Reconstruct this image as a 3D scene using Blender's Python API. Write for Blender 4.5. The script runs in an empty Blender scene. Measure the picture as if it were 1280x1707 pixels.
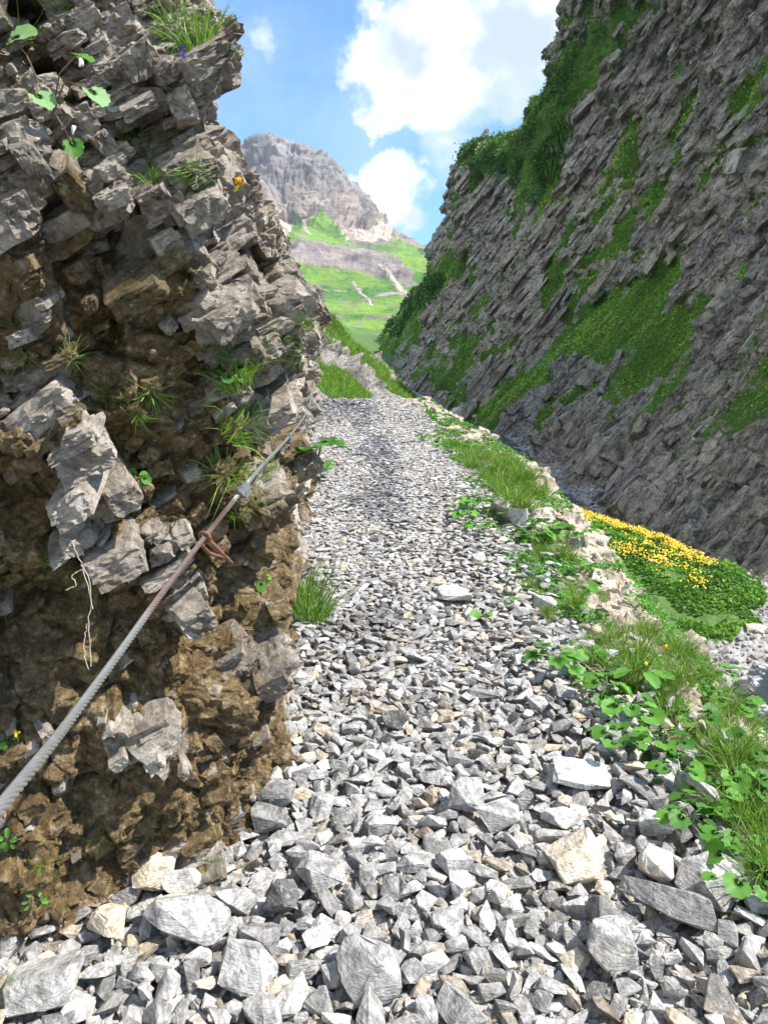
import bpy, bmesh, math, random
import numpy as np
from mathutils import Vector, Matrix, Euler

R_ = math.radians
SC = bpy.context.scene
COL = SC.collection
rng = np.random.default_rng(7)
random.seed(7)
Q = 1.0            # mesh resolution factor

# ------------------------------------------------------------------ camera
EYE = 1.55
PITCH = R_(9.35)
FPX = 1233.0
cd = bpy.data.cameras.new("camera"); cam = bpy.data.objects.new("camera", cd); COL.objects.link(cam)
cam.location = (0, 0, EYE); cam.rotation_euler = (math.pi/2-PITCH, 0, 0)
cd.sensor_fit = 'VERTICAL'; cd.sensor_height = 36.0; cd.lens = 36.0*FPX/1707.0
cd.clip_start = 0.02; cd.clip_end = 20000
SC.camera = cam

# ------------------------------------------------------------------ sun and sky
SUN_AZ, SUN_EL = R_(104), R_(53)          # azimuth measured from +Y towards +X
sd = bpy.data.lights.new("sun", 'SUN'); sun = bpy.data.objects.new("sun", sd); COL.objects.link(sun)
sd.energy = 4.4; sd.angle = R_(0.6); sd.color = (1.0, 0.955, 0.88)
SDIR = Vector((math.sin(SUN_AZ)*math.cos(SUN_EL), math.cos(SUN_AZ)*math.cos(SUN_EL), math.sin(SUN_EL)))
sun.rotation_euler = SDIR.to_track_quat('Z', 'Y').to_euler()
SC.view_settings.view_transform = 'Standard'; SC.view_settings.look = 'None'
SC.view_settings.exposure = 1.10; SC.view_settings.gamma = 1.0
SC.cycles.max_bounces = 6; SC.cycles.diffuse_bounces = 3; SC.cycles.glossy_bounces = 2
SC.cycles.transmission_bounces = 2; SC.cycles.transparent_max_bounces = 6; SC.cycles.volume_bounces = 0
SC.cycles.use_denoising = True
SC.cycles.sample_clamp_indirect = 4.0

CT, ST = math.cos(PITCH), math.sin(PITCH)
def ray(px, py):
    a = (px-640)/FPX; b = (853.5-py)/FPX
    return np.array([a, CT+b*ST, -ST+b*CT])
def at(px, py, Y):
    r = ray(px, py); t = Y/r[1]
    return np.array([0, 0, EYE])+r*t
def proj(P):
    x = P[..., 0]; y = P[..., 1]; z = P[..., 2]-EYE
    d = np.maximum(y*CT-z*ST, 1e-3); u = y*ST+z*CT
    return 640+x/d*FPX, 853.5-u/d*FPX, d

# ---- node helper
class NT:
    def __init__(s, tree): s.t = tree; s.n = tree.nodes; s.l = tree.links
    def node(s, typ, ins=None, **kw):
        n = s.n.new(typ)
        for k, v in kw.items(): setattr(n, k, v)
        for k, v in (ins or {}).items(): s.set(n.inputs[k], v)
        return n
    def set(s, sock, v):
        if isinstance(v, bpy.types.NodeSocket): s.l.new(v, sock)
        elif v is not None: sock.default_value = v
    def coord(s): return s.node('ShaderNodeTexCoord').outputs['Object']
    def attr(s, name, out='Fac'): return s.node('ShaderNodeAttribute', attribute_name=name).outputs[out]
    def mapv(s, vec, scale=(1, 1, 1), rot=(0, 0, 0), loc=(0, 0, 0)):
        return s.node('ShaderNodeMapping', {'Vector': vec, 'Scale': scale, 'Rotation': rot, 'Location': loc}).outputs[0]
    def rotv(s, vec, rot): return s.node('ShaderNodeVectorRotate', {'Vector': vec, 'Rotation': rot}, rotation_type='EULER_XYZ').outputs[0]
    def noise(s, vec, scale, detail=6, rough=0.55, dist=0.0, out=0):
        return s.node('ShaderNodeTexNoise', {'Vector': vec, 'Scale': scale, 'Detail': detail, 'Roughness': rough, 'Distortion': dist}).outputs[out]
    def voro(s, vec, scale, feature='F1', out=0, rnd=1.0):
        return s.node('ShaderNodeTexVoronoi', {'Vector': vec, 'Scale': scale, 'Randomness': rnd}, feature=feature).outputs[out]
    def wave(s, vec, scale, dist=4, detail=3, ds=1.0):
        return s.node('ShaderNodeTexWave', {'Vector': vec, 'Scale': scale, 'Distortion': dist, 'Detail': detail, 'Detail Scale': ds}).outputs['Fac']
    def ramp(s, fac, stops):
        n = s.node('ShaderNodeValToRGB', {'Fac': fac}); cr = n.color_ramp
        while len(cr.elements) < len(stops): cr.elements.new(0.5)
        for e, (p, c) in zip(cr.elements, stops):
            e.position = p; e.color = (c, c, c, 1) if not hasattr(c, '__len__') else tuple(c)+(1,)
        return n.outputs[0]
    def mix(s, fac, a, b, mode='MIX'):
        n = s.node('ShaderNodeMix', data_type='RGBA', blend_type=mode)
        s.set(n.inputs[0], fac)
        for i, v in ((6, a), (7, b)):
            if isinstance(v, (tuple, list)): v = tuple(v)+(1,) if len(v) == 3 else v
            s.set(n.inputs[i], v)
        return n.outputs[2]
    def math(s, op, a, b=None, c=None, clamp=False):
        n = s.node('ShaderNodeMath', operation=op, use_clamp=clamp)
        s.set(n.inputs[0], a)
        if b is not None: s.set(n.inputs[1], b)
        if c is not None: s.set(n.inputs[2], c)
        return n.outputs[0]
    def vmath(s, op, a, b=None, out=0):
        n = s.node('ShaderNodeVectorMath', operation=op)
        s.set(n.inputs[0], a)
        if b is not None: s.set(n.inputs[1], b)
        return n.outputs[out]
    def sstep(s, v, a, b):
        return s.node('ShaderNodeMapRange', {'Value': v, 'From Min': a, 'From Max': b}, interpolation_type='SMOOTHSTEP').outputs[0]
    def bump(s, h, strength=0.5, dist=0.02, normal=None):
        n = s.node('ShaderNodeBump', {'Height': h, 'Strength': strength, 'Distance': dist})
        if normal is not None: s.l.new(normal, n.inputs['Normal'])
        return n.outputs[0]

world = bpy.data.worlds.new("World"); SC.world = world; world.use_nodes = True
def build_world():
    w = NT(world.node_tree); w.n.clear()
    sky = w.node('ShaderNodeTexSky', sky_type='NISHITA', sun_disc=False, sun_elevation=SUN_EL, sun_rotation=SUN_AZ,
                 altitude=1500, air_density=1.0, dust_density=0.6, ozone_density=1.5)
    d = w.node('ShaderNodeTexCoord').outputs['Generated']
    skyc = w.mix(1.0, sky.outputs[0], (0.95, 0.97, 1.0), 'MULTIPLY')
    skyc = w.node('ShaderNodeHueSaturation', {'Color': skyc, 'Saturation': 1.30, 'Value': 0.97}).outputs[0]
    warp = w.vmath('SUBTRACT', w.noise(d, 9.0, 7, 0.62, out=1), (0.5, 0.5, 0.5))
    dw = w.vmath('ADD', d, w.vmath('MULTIPLY', warp, (0.15, 0.15, 0.15)))
    blobs = [(640, 110, 85, 100, 1), (740, 110, 130, 110, 1), (860, 60, 130, 120, 1), (640, 190, 60, 40, .9), (700, 40, 110, 70, 1), (830, 170, 120, 50, .55),
             (650, 315, 75, 62, 1.0), (690, 345, 55, 60, .7), (700, 280, 42, 28, .6), (600, 300, 45, 30, .75), (760, 240, 90, 120, .42),
             (440, 98, 44, 34, .44), (530, 228, 30, 26, .42), (385, 178, 32, 16, .35), (1100, 40, 160, 160, .8),
             (150, -260, 260, 120, .8), (1500, 300, 300, 200, .8), (-500, 100, 300, 160, .8), (700, -700, 500, 120, .7)]
    acc = None
    for (px, py, rx, ry, wgt) in blobs:
        c = ray(px, py); L = np.linalg.norm(c); c = c/L
        sx, sy = FPX*L/rx, FPX*L/ry
        v = w.vmath('MULTIPLY', w.vmath('SUBTRACT', dw, tuple(c)), (sx, sx, sy))
        ln = w.vmath('LENGTH', v, out=1)
        b = w.math('MULTIPLY', w.sstep(ln, 1.45, 0.25), wgt)
        acc = b if acc is None else w.math('MAXIMUM', acc, b)
    for (c, rad) in [((-.9, .25, .55), .42), ((-.55, -.6, .6), .45), ((-.2, -.1, 1.0), .38), ((-1, -.4, .3), .40), ((.1, -.9, .5), .40), ((-.5, .5, .85), .28)]:  # unseen clouds overhead, left and behind, added to brighten fill on the cliff
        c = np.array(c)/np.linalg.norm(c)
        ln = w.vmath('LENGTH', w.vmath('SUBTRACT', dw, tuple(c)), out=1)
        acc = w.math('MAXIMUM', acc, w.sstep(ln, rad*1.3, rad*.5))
    fine = w.noise(w.mapv(d, (1, 1, 1.5)), 14, 9, 0.6)
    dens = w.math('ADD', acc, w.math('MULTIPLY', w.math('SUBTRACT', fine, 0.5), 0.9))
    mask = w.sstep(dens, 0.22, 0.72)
    veil = w.math('MULTIPLY', w.sstep(w.noise(d, 4, 6, .6), 0.42, 0.75), 0.45)
    mask = w.math('MAXIMUM', mask, veil)
    body = w.noise(w.vmath('ADD', d, (0.0, 0.0, 0.03)), 11, 6, 0.55)
    ccol = w.mix(w.sstep(body, 0.36, 0.62), (0.42, 0.48, 0.58), (0.95, 0.95, 0.96))
    ccol = w.mix(w.sstep(dens, 0.3, 1.0), (0.44, 0.55, 0.76), ccol)
    skyb = w.vmath('SCALE', skyc); skyb.node.inputs['Scale'].default_value = 0.15
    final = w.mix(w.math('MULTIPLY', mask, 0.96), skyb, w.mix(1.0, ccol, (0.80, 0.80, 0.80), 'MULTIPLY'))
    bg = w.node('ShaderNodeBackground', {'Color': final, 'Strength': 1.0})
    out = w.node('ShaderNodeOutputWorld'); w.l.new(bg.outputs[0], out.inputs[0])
build_world()

# ------------------------------------------------------------------ numpy noise
def _h(ix, iy, iz, seed):
    h = (ix.astype(np.uint32)*np.uint32(374761393)) ^ (iy.astype(np.uint32)*np.uint32(668265263)) ^ (iz.astype(np.uint32)*np.uint32(2147483647-1442695))
    h = h + np.uint32((seed*2654435761) & 0xffffffff)
    h = (h ^ (h >> np.uint32(13)))*np.uint32(1274126177)
    h = (h ^ (h >> np.uint32(16)))*np.uint32(2246822519)
    return h ^ (h >> np.uint32(15))
def _hf(h): return (h & np.uint32(0xffffff)).astype(np.float32)/np.float32(16777216)
def vnoise(P, seed=0):
    Pf = np.floor(P); I = Pf.astype(np.int64).astype(np.int32); f = (P-Pf).astype(np.float32)
    f = f*f*f*(f*(f*6-15)+10)
    r = 0
    for dx in (0, 1):
        wx = f[..., 0] if dx else 1-f[..., 0]
        for dy in (0, 1):
            wy = f[..., 1] if dy else 1-f[..., 1]
            for dz in (0, 1):
                wz = f[..., 2] if dz else 1-f[..., 2]
                r = r+wx*wy*wz*_hf(_h(I[..., 0]+dx, I[..., 1]+dy, I[..., 2]+dz, seed))
    return r*2-1
def fbm(P, octv=5, seed=0, gain=0.5, lac=2.03, ridged=False):
    a = 1.0; s = 0; tot = 0; P = np.asarray(P, dtype=np.float64)
    for o in range(octv):
        n = vnoise(P, seed+o*17)
        if ridged: n = 1-2*np.abs(n)
        s = s+a*n; tot += a; a *= gain; P = P*lac+11.3
    return s/tot
def chunked(fn, P, n=60000):
    sh = P.shape[:-1]; X = P.reshape(-1, 3); outs = [fn(X[i:i+n]) for i in range(0, len(X), n)]
    if isinstance(outs[0], tuple): return tuple(np.concatenate([o[k] for o in outs]).reshape(sh) for k in range(len(outs[0])))
    return np.concatenate(outs).reshape(sh)
FW = 0.10
def _facet(P, seed, tilt):
    F = np.floor(P); I = F.astype(np.int32); f = P-F
    best = np.full(len(P), 9e9); sec = np.full(len(P), 9e9); disp = np.zeros(len(P)); disp2 = np.zeros(len(P)); rid = np.zeros(len(P))
    for dx in (-1, 0, 1):
        for dy in (-1, 0, 1):
            for dz in (-1, 0, 1):
                h = _h(I[:, 0]+dx, I[:, 1]+dy, I[:, 2]+dz, seed)
                jx = _hf(h); h2 = h*np.uint32(747796405)+np.uint32(2891336453); h2 ^= h2 >> np.uint32(14); jy = _hf(h2)
                h3 = h2*np.uint32(2246822519)+np.uint32(77); h3 ^= h3 >> np.uint32(15); jz = _hf(h3)
                ex = f[:, 0]-dx-jx; ey = f[:, 1]-dy-jy; ez = f[:, 2]-dz-jz
                d = ex*ex+ey*ey+ez*ez
                m = d < best; m2 = (d < sec) & ~m
                sec = np.where(m, best, np.minimum(sec, d))
                h4 = h3*np.uint32(277803737)+np.uint32(12345); h4 ^= h4 >> np.uint32(16)
                r = _hf(h4); g = _hf(h4*np.uint32(1597334677)); k = _hf(h4*np.uint32(3812015801)); q = _hf(h4*np.uint32(958689277))
                dd = (r-0.5)+tilt*((g-0.5)*ex+(k-0.5)*ey+(q-0.5)*ez)*2
                disp2 = np.where(m, disp, np.where(m2, dd, disp2)); disp = np.where(m, dd, disp); rid = np.where(m, r, rid); best = np.where(m, d, best)
    gap = np.sqrt(sec)-np.sqrt(best); w = 0.5+0.5*np.clip(gap/FW, 0, 1); disp = w*disp+(1-w)*disp2
    return disp.astype(np.float32), gap.astype(np.float32), rid.astype(np.float32)
def facet(P, cell, seed=0, tilt=1.0):
    return chunked(lambda X: _facet(X, seed, tilt), np.asarray(P)/np.asarray(cell))
def nz(P, scale, octv=5, seed=0, **k):
    return chunked(lambda X: fbm(X/np.asarray(scale), octv, seed, **k), np.asarray(P))
def sst(v, a, b):
    t = np.clip((v-a)/(b-a), 0, 1); return t*t*(3-2*t)
def rotm(ax, ang): return np.array(Matrix.Rotation(ang, 3, ax))

# ------------------------------------------------------------------ mesh helpers
def mk(name, V, F, mat, parent=None, attrs=None, smooth=False, kind=None, label=None, cat=None, group=None, loc=None):
    V = np.ascontiguousarray(V, dtype=np.float32); F = np.ascontiguousarray(F, dtype=np.int32)
    me = bpy.data.meshes.new(name); k = F.shape[1]
    me.vertices.add(len(V)); me.vertices.foreach_set('co', V.ravel())
    me.loops.add(F.size); me.loops.foreach_set('vertex_index', F.ravel())
    me.polygons.add(len(F)); me.polygons.foreach_set('loop_start', np.arange(0, F.size, k, dtype=np.int32))
    try: me.polygons.foreach_set('loop_total', np.full(len(F), k, dtype=np.int32))
    except Exception: pass
    me.polygons.foreach_set('use_smooth', np.full(len(F), smooth, dtype=bool))
    for an, av in (attrs or {}).items():
        a = me.attributes.new(an, 'FLOAT', 'POINT'); a.data.foreach_set('value', np.ascontiguousarray(av, dtype=np.float32).ravel())
    me.update(calc_edges=True); me.validate(verbose=False)
    me.materials.append(mat)
    o = bpy.data.objects.new(name, me); COL.objects.link(o)
    if parent is not None: o.parent = parent
    if loc is not None: o.location = loc
    tag(o, label, cat, group, kind)
    return o
def tag(o, label=None, cat=None, group=None, kind=None):
    if label: o['label'] = label
    if cat: o['category'] = cat
    if group: o['group'] = group
    if kind: o['kind'] = kind
    return o
def empty(name, loc, label, cat, group=None):
    o = bpy.data.objects.new(name, None); COL.objects.link(o); o.location = loc; o.empty_display_size = 0.05
    return tag(o, label, cat, group)
def gridfaces(nu, nv):
    i = np.arange(nu*nv).reshape(nu, nv)
    return np.stack([i[:-1, :-1], i[1:, :-1], i[1:, 1:], i[:-1, 1:]], -1).reshape(-1, 4)
def gnormals(P):
    du = np.gradient(P, axis=0); dv = np.gradient(P, axis=1)
    n = np.cross(du, dv); return n/np.maximum(np.linalg.norm(n, axis=-1, keepdims=True), 1e-9)
def resample(poly, n, smooth=0):
    poly = np.asarray(poly, float); s = np.r_[0, np.cumsum(np.linalg.norm(np.diff(poly, axis=0), axis=1))]
    t = np.linspace(0, s[-1], n)
    return np.stack([np.interp(t, s, poly[:, k]) for k in range(poly.shape[1])], -1)
def catmull(A, x):
    """A: (n, ...) samples at integers, x: positions"""
    n = len(A); i = np.clip(np.floor(x).astype(int), 0, n-2); f = (x-i).reshape((-1,)+(1,)*(A.ndim-1))
    p0 = A[np.maximum(i-1, 0)]; p1 = A[i]; p2 = A[i+1]; p3 = A[np.minimum(i+2, n-1)]
    return 0.5*((2*p1)+(-p0+p2)*f+(2*p0-5*p1+4*p2-p3)*f*f+(-p0+3*p1-3*p2+p3)*f**3)
def stations_x(ctrl_dist, n):
    """sample positions along control index so that density goes as 1/dist"""
    x = np.linspace(0, len(ctrl_dist)-1, 2000)
    return x
def density_samples(A, n, k0=1.0):
    """A: (m, r, 3) control stations -> n fractional indices, denser near the camera"""
    x = np.linspace(0, len(A)-1, 1500); S = catmull(A, x).mean(1)
    seg = np.linalg.norm(np.diff(S, axis=0), axis=1); dist = np.linalg.norm(S[1:]-np.array([0, 0, EYE]), axis=1)
    w = seg/np.maximum(dist, k0); c = np.r_[0, np.cumsum(w)]; c /= c[-1]
    return np.interp(np.linspace(0, 1, n), c, x)
def segdist(px, py, poly):
    d = np.full(px.shape, 9e9)
    for (x0, y0), (x1, y1) in zip(poly[:-1], poly[1:]):
        vx, vy = x1-x0, y1-y0; t = np.clip(((px-x0)*vx+(py-y0)*vy)/(vx*vx+vy*vy+1e-9), 0, 1)
        d = np.minimum(d, np.hypot(px-x0-t*vx, py-y0-t*vy))
    return d

# ------------------------------------------------------------------ materials
def new_mat(name):
    m = bpy.data.materials.new(name); m.use_nodes = True; t = NT(m.node_tree); t.n.clear()
    out = t.node('ShaderNodeOutputMaterial'); b = t.node('ShaderNodeBsdfPrincipled'); t.l.new(b.outputs[0], out.inputs[0])
    return m, t, b
def simple(name, col, rough=0.6, metal=0.0, var=0.15, scale=20, spec=0.5, bump=0.0):
    m, t, b = new_mat(name); c = t.coord()
    n = t.noise(c, scale, 4)
    cc = t.mix(n, tuple(x*(1-var) for x in col), tuple(min(1, x*(1+var)) for x in col))
    t.set(b.inputs['Base Color'], cc); t.set(b.inputs['Roughness'], rough); t.set(b.inputs['Metallic'], metal)
    t.set(b.inputs['Specular IOR Level'], spec)
    if bump: t.set(b.inputs['Normal'], t.bump(n, bump, 0.01))
    return m
def leaf_mat(name, c1, c2, rough=0.5, trans=0.35):
    m, t, b = new_mat(name)
    v = t.attr('tint'); n = t.noise(t.coord(), 7, 3)
    col = t.mix(t.math('MULTIPLY_ADD', n, 0.4, t.math('SUBTRACT', v, 0.2), clamp=True), c1, c2)
    t.set(b.inputs['Base Color'], col); t.set(b.inputs['Roughness'], rough); t.set(b.inputs['Specular IOR Level'], 0.3)
    tr = t.node('ShaderNodeBsdfTranslucent', {'Color': t.mix(1.0, col, (1.3, 1.25, 0.6), 'MULTIPLY')})
    mx = t.node('ShaderNodeMixShader', {0: trans}); t.l.new(b.outputs[0], mx.inputs[1]); t.l.new(tr.outputs[0], mx.inputs[2])
    out = [x for x in t.n if x.type == 'OUTPUT_MATERIAL'][0]; t.l.new(mx.outputs[0], out.inputs[0])
    return m

def m_stone():
    m, t, b = new_mat("limestone_rubble"); c = t.coord(); v = t.attr('tint'); hue = t.attr('hue')
    off = t.vmath('ADD', c, t.node('ShaderNodeCombineXYZ', {0: t.math('MULTIPLY', v, 37.0), 1: t.math('MULTIPLY', hue, 19.0), 2: 0.0}).outputs[0])
    base = t.ramp(v, [(0.0, (0.13, 0.124, 0.115)), (0.2, (0.25, 0.238, 0.218)), (0.5, (0.41, 0.391, 0.355)), (0.85, (0.58, 0.56, 0.52)), (1.0, (0.76, 0.73, 0.66))])
    tan = t.mix(1.0, base, (1.22, 1.04, 0.80), 'MULTIPLY')
    n1 = t.noise(off, 14, 7, 0.62, 0.4)
    base = t.mix(t.sstep(t.math('MULTIPLY_ADD', n1, 0.5, t.math('SUBTRACT', hue, 0.25)), 0.80, 0.97), base, tan)
    n2 = t.noise(off, 30, 6, 0.65)
    base = t.mix(t.sstep(n2, 0.36, 0.60), t.mix(1.0, base, (0.50, 0.50, 0.51), 'MULTIPLY'), base)
    dust = t.sstep(t.noise(off, 19, 8, 0.7, 0.6), 0.52, 0.66)
    base = t.mix(t.math('MULTIPLY', dust, 0.45), base, (0.62, 0.60, 0.56))
    band = t.sstep(t.wave(t.mapv(off, (1, 1, 1), (1.1, .4, .2)), 22, 7, 4, 1.5), .55, .9)
    base = t.mix(t.math('MULTIPLY', band, 0.30), base, t.mix(1.0, base, (0.5, 0.5, 0.52), 'MULTIPLY'))
    vein = t.sstep(t.math('ABSOLUTE', t.math('SUBTRACT', t.noise(off, 9, 3, 0.5, 1.2), 0.5)), 0.018, 0.0)
    base = t.mix(t.math('MULTIPLY', vein, 0.22), base, (0.74, 0.73, 0.70))
    speck = t.sstep(t.noise(off, 160, 2), 0.62, 0.72)
    base = t.mix(t.math('MULTIPLY', speck, 0.3), base, (0.12, 0.12, 0.12))
    wet = t.attr('wet')
    base = t.mix(wet, base, t.mix(1.0, base, (0.42, 0.42, 0.46), 'MULTIPLY'))
    t.set(b.inputs['Base Color'], base)
    t.set(b.inputs['Roughness'], t.mix(wet, (0.75, 0.75, 0.75), (0.25, 0.25, 0.25)))
    h = t.math('ADD', t.noise(off, 22, 8, 0.62), t.math('MULTIPLY', t.noise(t.mapv(off, (1, 1, 4)), 45, 5, 0.6), 0.6))
    t.set(b.inputs['Normal'], t.bump(h, 0.9, 0.016))
    return m

def m_wall():
    m, t, b = new_mat("weathered_rock_face"); c = t.coord(); br = t.attr('brown'); tn = t.attr('tint')
    n1 = t.noise(c, 2.6, 8, 0.62, 0.3); n2 = t.noise(c, 11, 8, 0.65); n3 = t.noise(c, 55, 5, 0.6)
    grey = t.ramp(t.math('ADD', t.math('MULTIPLY', tn, 0.28), t.math('MULTIPLY_ADD', t.math('MULTIPLY_ADD', n2, .65, t.math('MULTIPLY', n3, .35)), 1.5, -.40)), [(0.22, (0.10, 0.082, 0.062)), (0.38, (0.25, 0.208, 0.158)), (0.54, (0.44, 0.375, 0.295)), (0.74, (0.66, 0.59, 0.49))])
    lichen = t.sstep(t.noise(c, 17, 9, 0.7), 0.52, 0.66)
    grey = t.mix(t.math('MULTIPLY', lichen, 0.5), grey, (0.52, 0.49, 0.45))
    och = t.sstep(t.noise(t.mapv(c, (1, 1, .6)), 5, 6, 0.6), 0.55, 0.72)
    grey = t.mix(t.math('MULTIPLY', och, 0.6), grey, (0.27, 0.165, 0.075))
    brown = t.ramp(t.math('MULTIPLY_ADD', n3, .45, t.math('MULTIPLY', t.noise(c, 16, 9, 0.74, 0.3), .55)), [(0.30, (0.036, 0.023, 0.012)), (0.41, (0.115, 0.073, 0.029)), (0.50, (0.215, 0.140, 0.055)), (0.58, (0.34, 0.25, 0.125)), (0.65, (0.56, 0.50, 0.40))])
    olive = t.sstep(t.noise(c, 4.2, 5, 0.6), 0.52, 0.64)
    brown = t.mix(t.math('MULTIPLY', olive, 0.6), brown, t.mix(1.0, brown, (0.72, 0.88, 0.7), 'MULTIPLY'))
    f = t.sstep(t.math('ADD', br, t.math('MULTIPLY', t.math('SUBTRACT', n1, 0.5), 1.6)), 0.36, 0.60)
    f = t.math('MULTIPLY', f, t.math('SUBTRACT', 1.0, t.math('MULTIPLY', t.sstep(t.noise(c, 23, 6, .65), .60, .68), .8)))
    col = t.mix(f, grey, brown)
    crack = t.sstep(t.math('ABSOLUTE', t.math('SUBTRACT', t.noise(c, 5.5, 6, 0.6, 0.8), 0.5)), 0.012, 0.0)
    col = t.mix(t.math('MULTIPLY', crack, 0.35), col, (0.06, 0.045, 0.035))
    moss = t.attr('moss')
    mf = t.sstep(t.math('ADD', moss, t.math('MULTIPLY', t.math('SUBTRACT', n2, 0.5), 1.4)), 0.62, 0.8)
    col = t.mix(t.math('MULTIPLY', mf, 0.8), col, t.mix(n3, (0.05, 0.075, 0.012), (0.16, 0.19, 0.03)))
    col = t.mix(t.math('MULTIPLY', t.sstep(t.noise(t.mapv(t.rotv(c, (R_(22), R_(-24), 0)), (1, 1, 6)), 7, 8, .68, .4), .50, .40), .55), col, t.mix(1.0, col, (.42, .40, .40), 'MULTIPLY'))
    t.set(b.inputs['Base Color'], col)
    wet = t.math('MULTIPLY', f, t.sstep(t.noise(t.mapv(c, (1, 1, .45)), 3.0, 5, 0.6), 0.32, 0.50))
    t.set(b.inputs['Roughness'], t.mix(wet, (0.85, 0.85, 0.85), (0.17, 0.17, 0.17)))
    t.set(b.inputs['Specular IOR Level'], 0.65)
    str_ = t.noise(t.mapv(t.rotv(c, (R_(22), R_(-24), 0)), (1, 1, 5)), 9, 7, .65, .5)
    h = t.math('ADD', t.math('MULTIPLY_ADD', str_, .7, n2), t.math('MULTIPLY', n3, 0.35))
    h = t.math('ADD', h, t.math('MULTIPLY', crack, -0.12))
    nb = t.bump(h, 0.8, 0.035)
    nb = t.bump(t.noise(c, 120, 6, 0.75), 0.9, 0.012, nb)
    t.set(b.inputs['Normal'], nb)
    return m

def m_cliff():
    m, t, b = new_mat("shale_cliff"); c = t.coord(); g = t.attr('grass'); sc = t.attr('scree'); tn = t.attr('tint')
    n1 = t.noise(c, 0.09, 8, 0.6); n2 = t.noise(c, 0.8, 9, 0.68); n3 = t.noise(c, 4.0, 6, 0.65)
    strat = t.noise(t.mapv(t.rotv(c, (R_(18), R_(50), 0)), (0.13, 0.6, 1.7)), 0.9, 9, 0.66, 0.5)
    n5 = t.noise(t.mapv(t.rotv(c, (R_(18), R_(50), 0)), (0.7, 1, 1.4)), 1.9, 9, 0.78, 0.3)
    kk = t.math('MULTIPLY_ADD', n5, 1.0, t.math('MULTIPLY_ADD', strat, .75, t.math('MULTIPLY_ADD', n2, .35, -.485)))
    rock = t.ramp(kk, [(0.34, (0.12, 0.115, 0.11)), (0.46, (0.35, 0.335, 0.315)), (0.56, (0.60, 0.565, 0.52)), (0.66, (0.85, 0.81, 0.75))])
    rock = t.mix(t.sstep(n1, 0.40, 0.62), rock, t.mix(1.0, rock, (1.12, 1.04, 0.96), 'MULTIPLY'))
    rock = t.mix(t.math('MULTIPLY', tn, 0.6), rock, t.mix(1.0, rock, (0.62, 0.59, 0.58), 'MULTIPLY'))
    rock = t.mix(1.0, rock, (1.05, 1.08, 1.0), 'MULTIPLY')
    rock = t.mix(t.sstep(t.noise(c, 9, 6, .7), .56, .40), rock, t.mix(1.0, rock, (.66, .64, .62), 'MULTIPLY'))
    ck = t.sstep(t.math('ABSOLUTE', t.math('SUBTRACT', t.noise(t.mapv(t.rotv(c, (R_(18), R_(50), 0)), (.3, 1, 1.6)), .55, 8, .6, .6), 0.5)), 0.020, 0.0)
    rock = t.mix(t.math('MULTIPLY', ck, .75), rock, (.035, .033, .033))
    scr = t.mix(t.sstep(t.noise(c, 3, 9, 0.8), .40, .60), (0.16, 0.15, 0.145), (0.66, 0.62, 0.57))
    col = t.mix(sc, rock, scr)
    green = t.ramp(t.math('MULTIPLY_ADD', n3, 0.6, t.math('MULTIPLY', n2, 0.4)), [(0.3, (0.05, 0.12, 0.018)), (0.5, (0.11, 0.24, 0.032)), (0.7, (0.22, 0.36, 0.06))])
    gf = t.sstep(t.math('ADD', g, t.math('MULTIPLY', t.math('SUBTRACT', t.noise(c, 1.3, 9, 0.74), 0.5), 1.7)), 0.36, 0.58)
    col = t.mix(gf, col, green)
    t.set(b.inputs['Base Color'], col); t.set(b.inputs['Roughness'], 0.85); t.set(b.inputs['Specular IOR Level'], 0.3)
    nb = t.bump(t.math('ADD', strat, t.math('MULTIPLY', n5, 1.0)), 1.0, 0.9)
    nb = t.bump(n3, 0.9, 0.3, nb); nb = t.bump(t.noise(c, 14, 5, .7), .7, .08, nb)
    t.set(b.inputs['Normal'], nb)
    return m

def m_mount():
    m, t, b = new_mat("mountain_rock_and_pasture"); c = t.coord(); g = t.attr('grass'); sc = t.attr('scree')
    n1 = t.noise(c, 0.006, 9, 0.62); n2 = t.noise(c, 0.035, 9, 0.68)
    strat = t.noise(t.mapv(c, (0.25, 0.25, 1.6), (0.12, 0.25, 0)), 0.014, 8, 0.68, 0.6)
    vert = t.noise(t.mapv(c, (1, 1, 0.25)), 0.02, 7, 0.65)
    k = t.math('ADD', t.math('MULTIPLY', strat, 0.5), t.math('MULTIPLY', vert, 0.5))
    rock = t.ramp(k, [(0.36, (0.09, 0.09, 0.095)), (0.47, (0.20, 0.19, 0.19)), (0.58, (0.34, 0.315, 0.295)), (0.7, (0.46, 0.42, 0.385))])
    rock = t.mix(1.0, rock, t.mix(t.math('SUBTRACT', 1.0, t.attr('high')), (0.70, 0.69, 0.70), (1.0, 0.87, 0.74)), 'MULTIPLY')
    scr = t.mix(n2, (0.34, 0.28, 0.22), (0.50, 0.43, 0.35))
    col = t.mix(t.sstep(t.math('ADD', sc, t.math('MULTIPLY', t.math('SUBTRACT', n2, .5), 1.2)), .45, .6), rock, scr)
    green = t.mix(t.sstep(n1, 0.38, 0.62), (0.055, 0.15, 0.020), (0.17, 0.28, 0.04))
    green = t.mix(t.math('MULTIPLY', t.sstep(t.noise(c, 0.09, 7, .7), .5, .68), .6), green, (0.05, 0.11, 0.02))
    gf = t.sstep(t.math('ADD', g, t.math('MULTIPLY', t.math('SUBTRACT', n2, 0.5), 1.5)), 0.44, 0.60)
    col = t.mix(gf, col, green)
    t.set(b.inputs['Base Color'], col); t.set(b.inputs['Roughness'], 0.9); t.set(b.inputs['Specular IOR Level'], 0.2)
    nb = t.bump(k, 0.9, 26); nb = t.bump(n2, 0.6, 8, nb)
    t.set(b.inputs['Normal'], nb)
    return m

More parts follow.
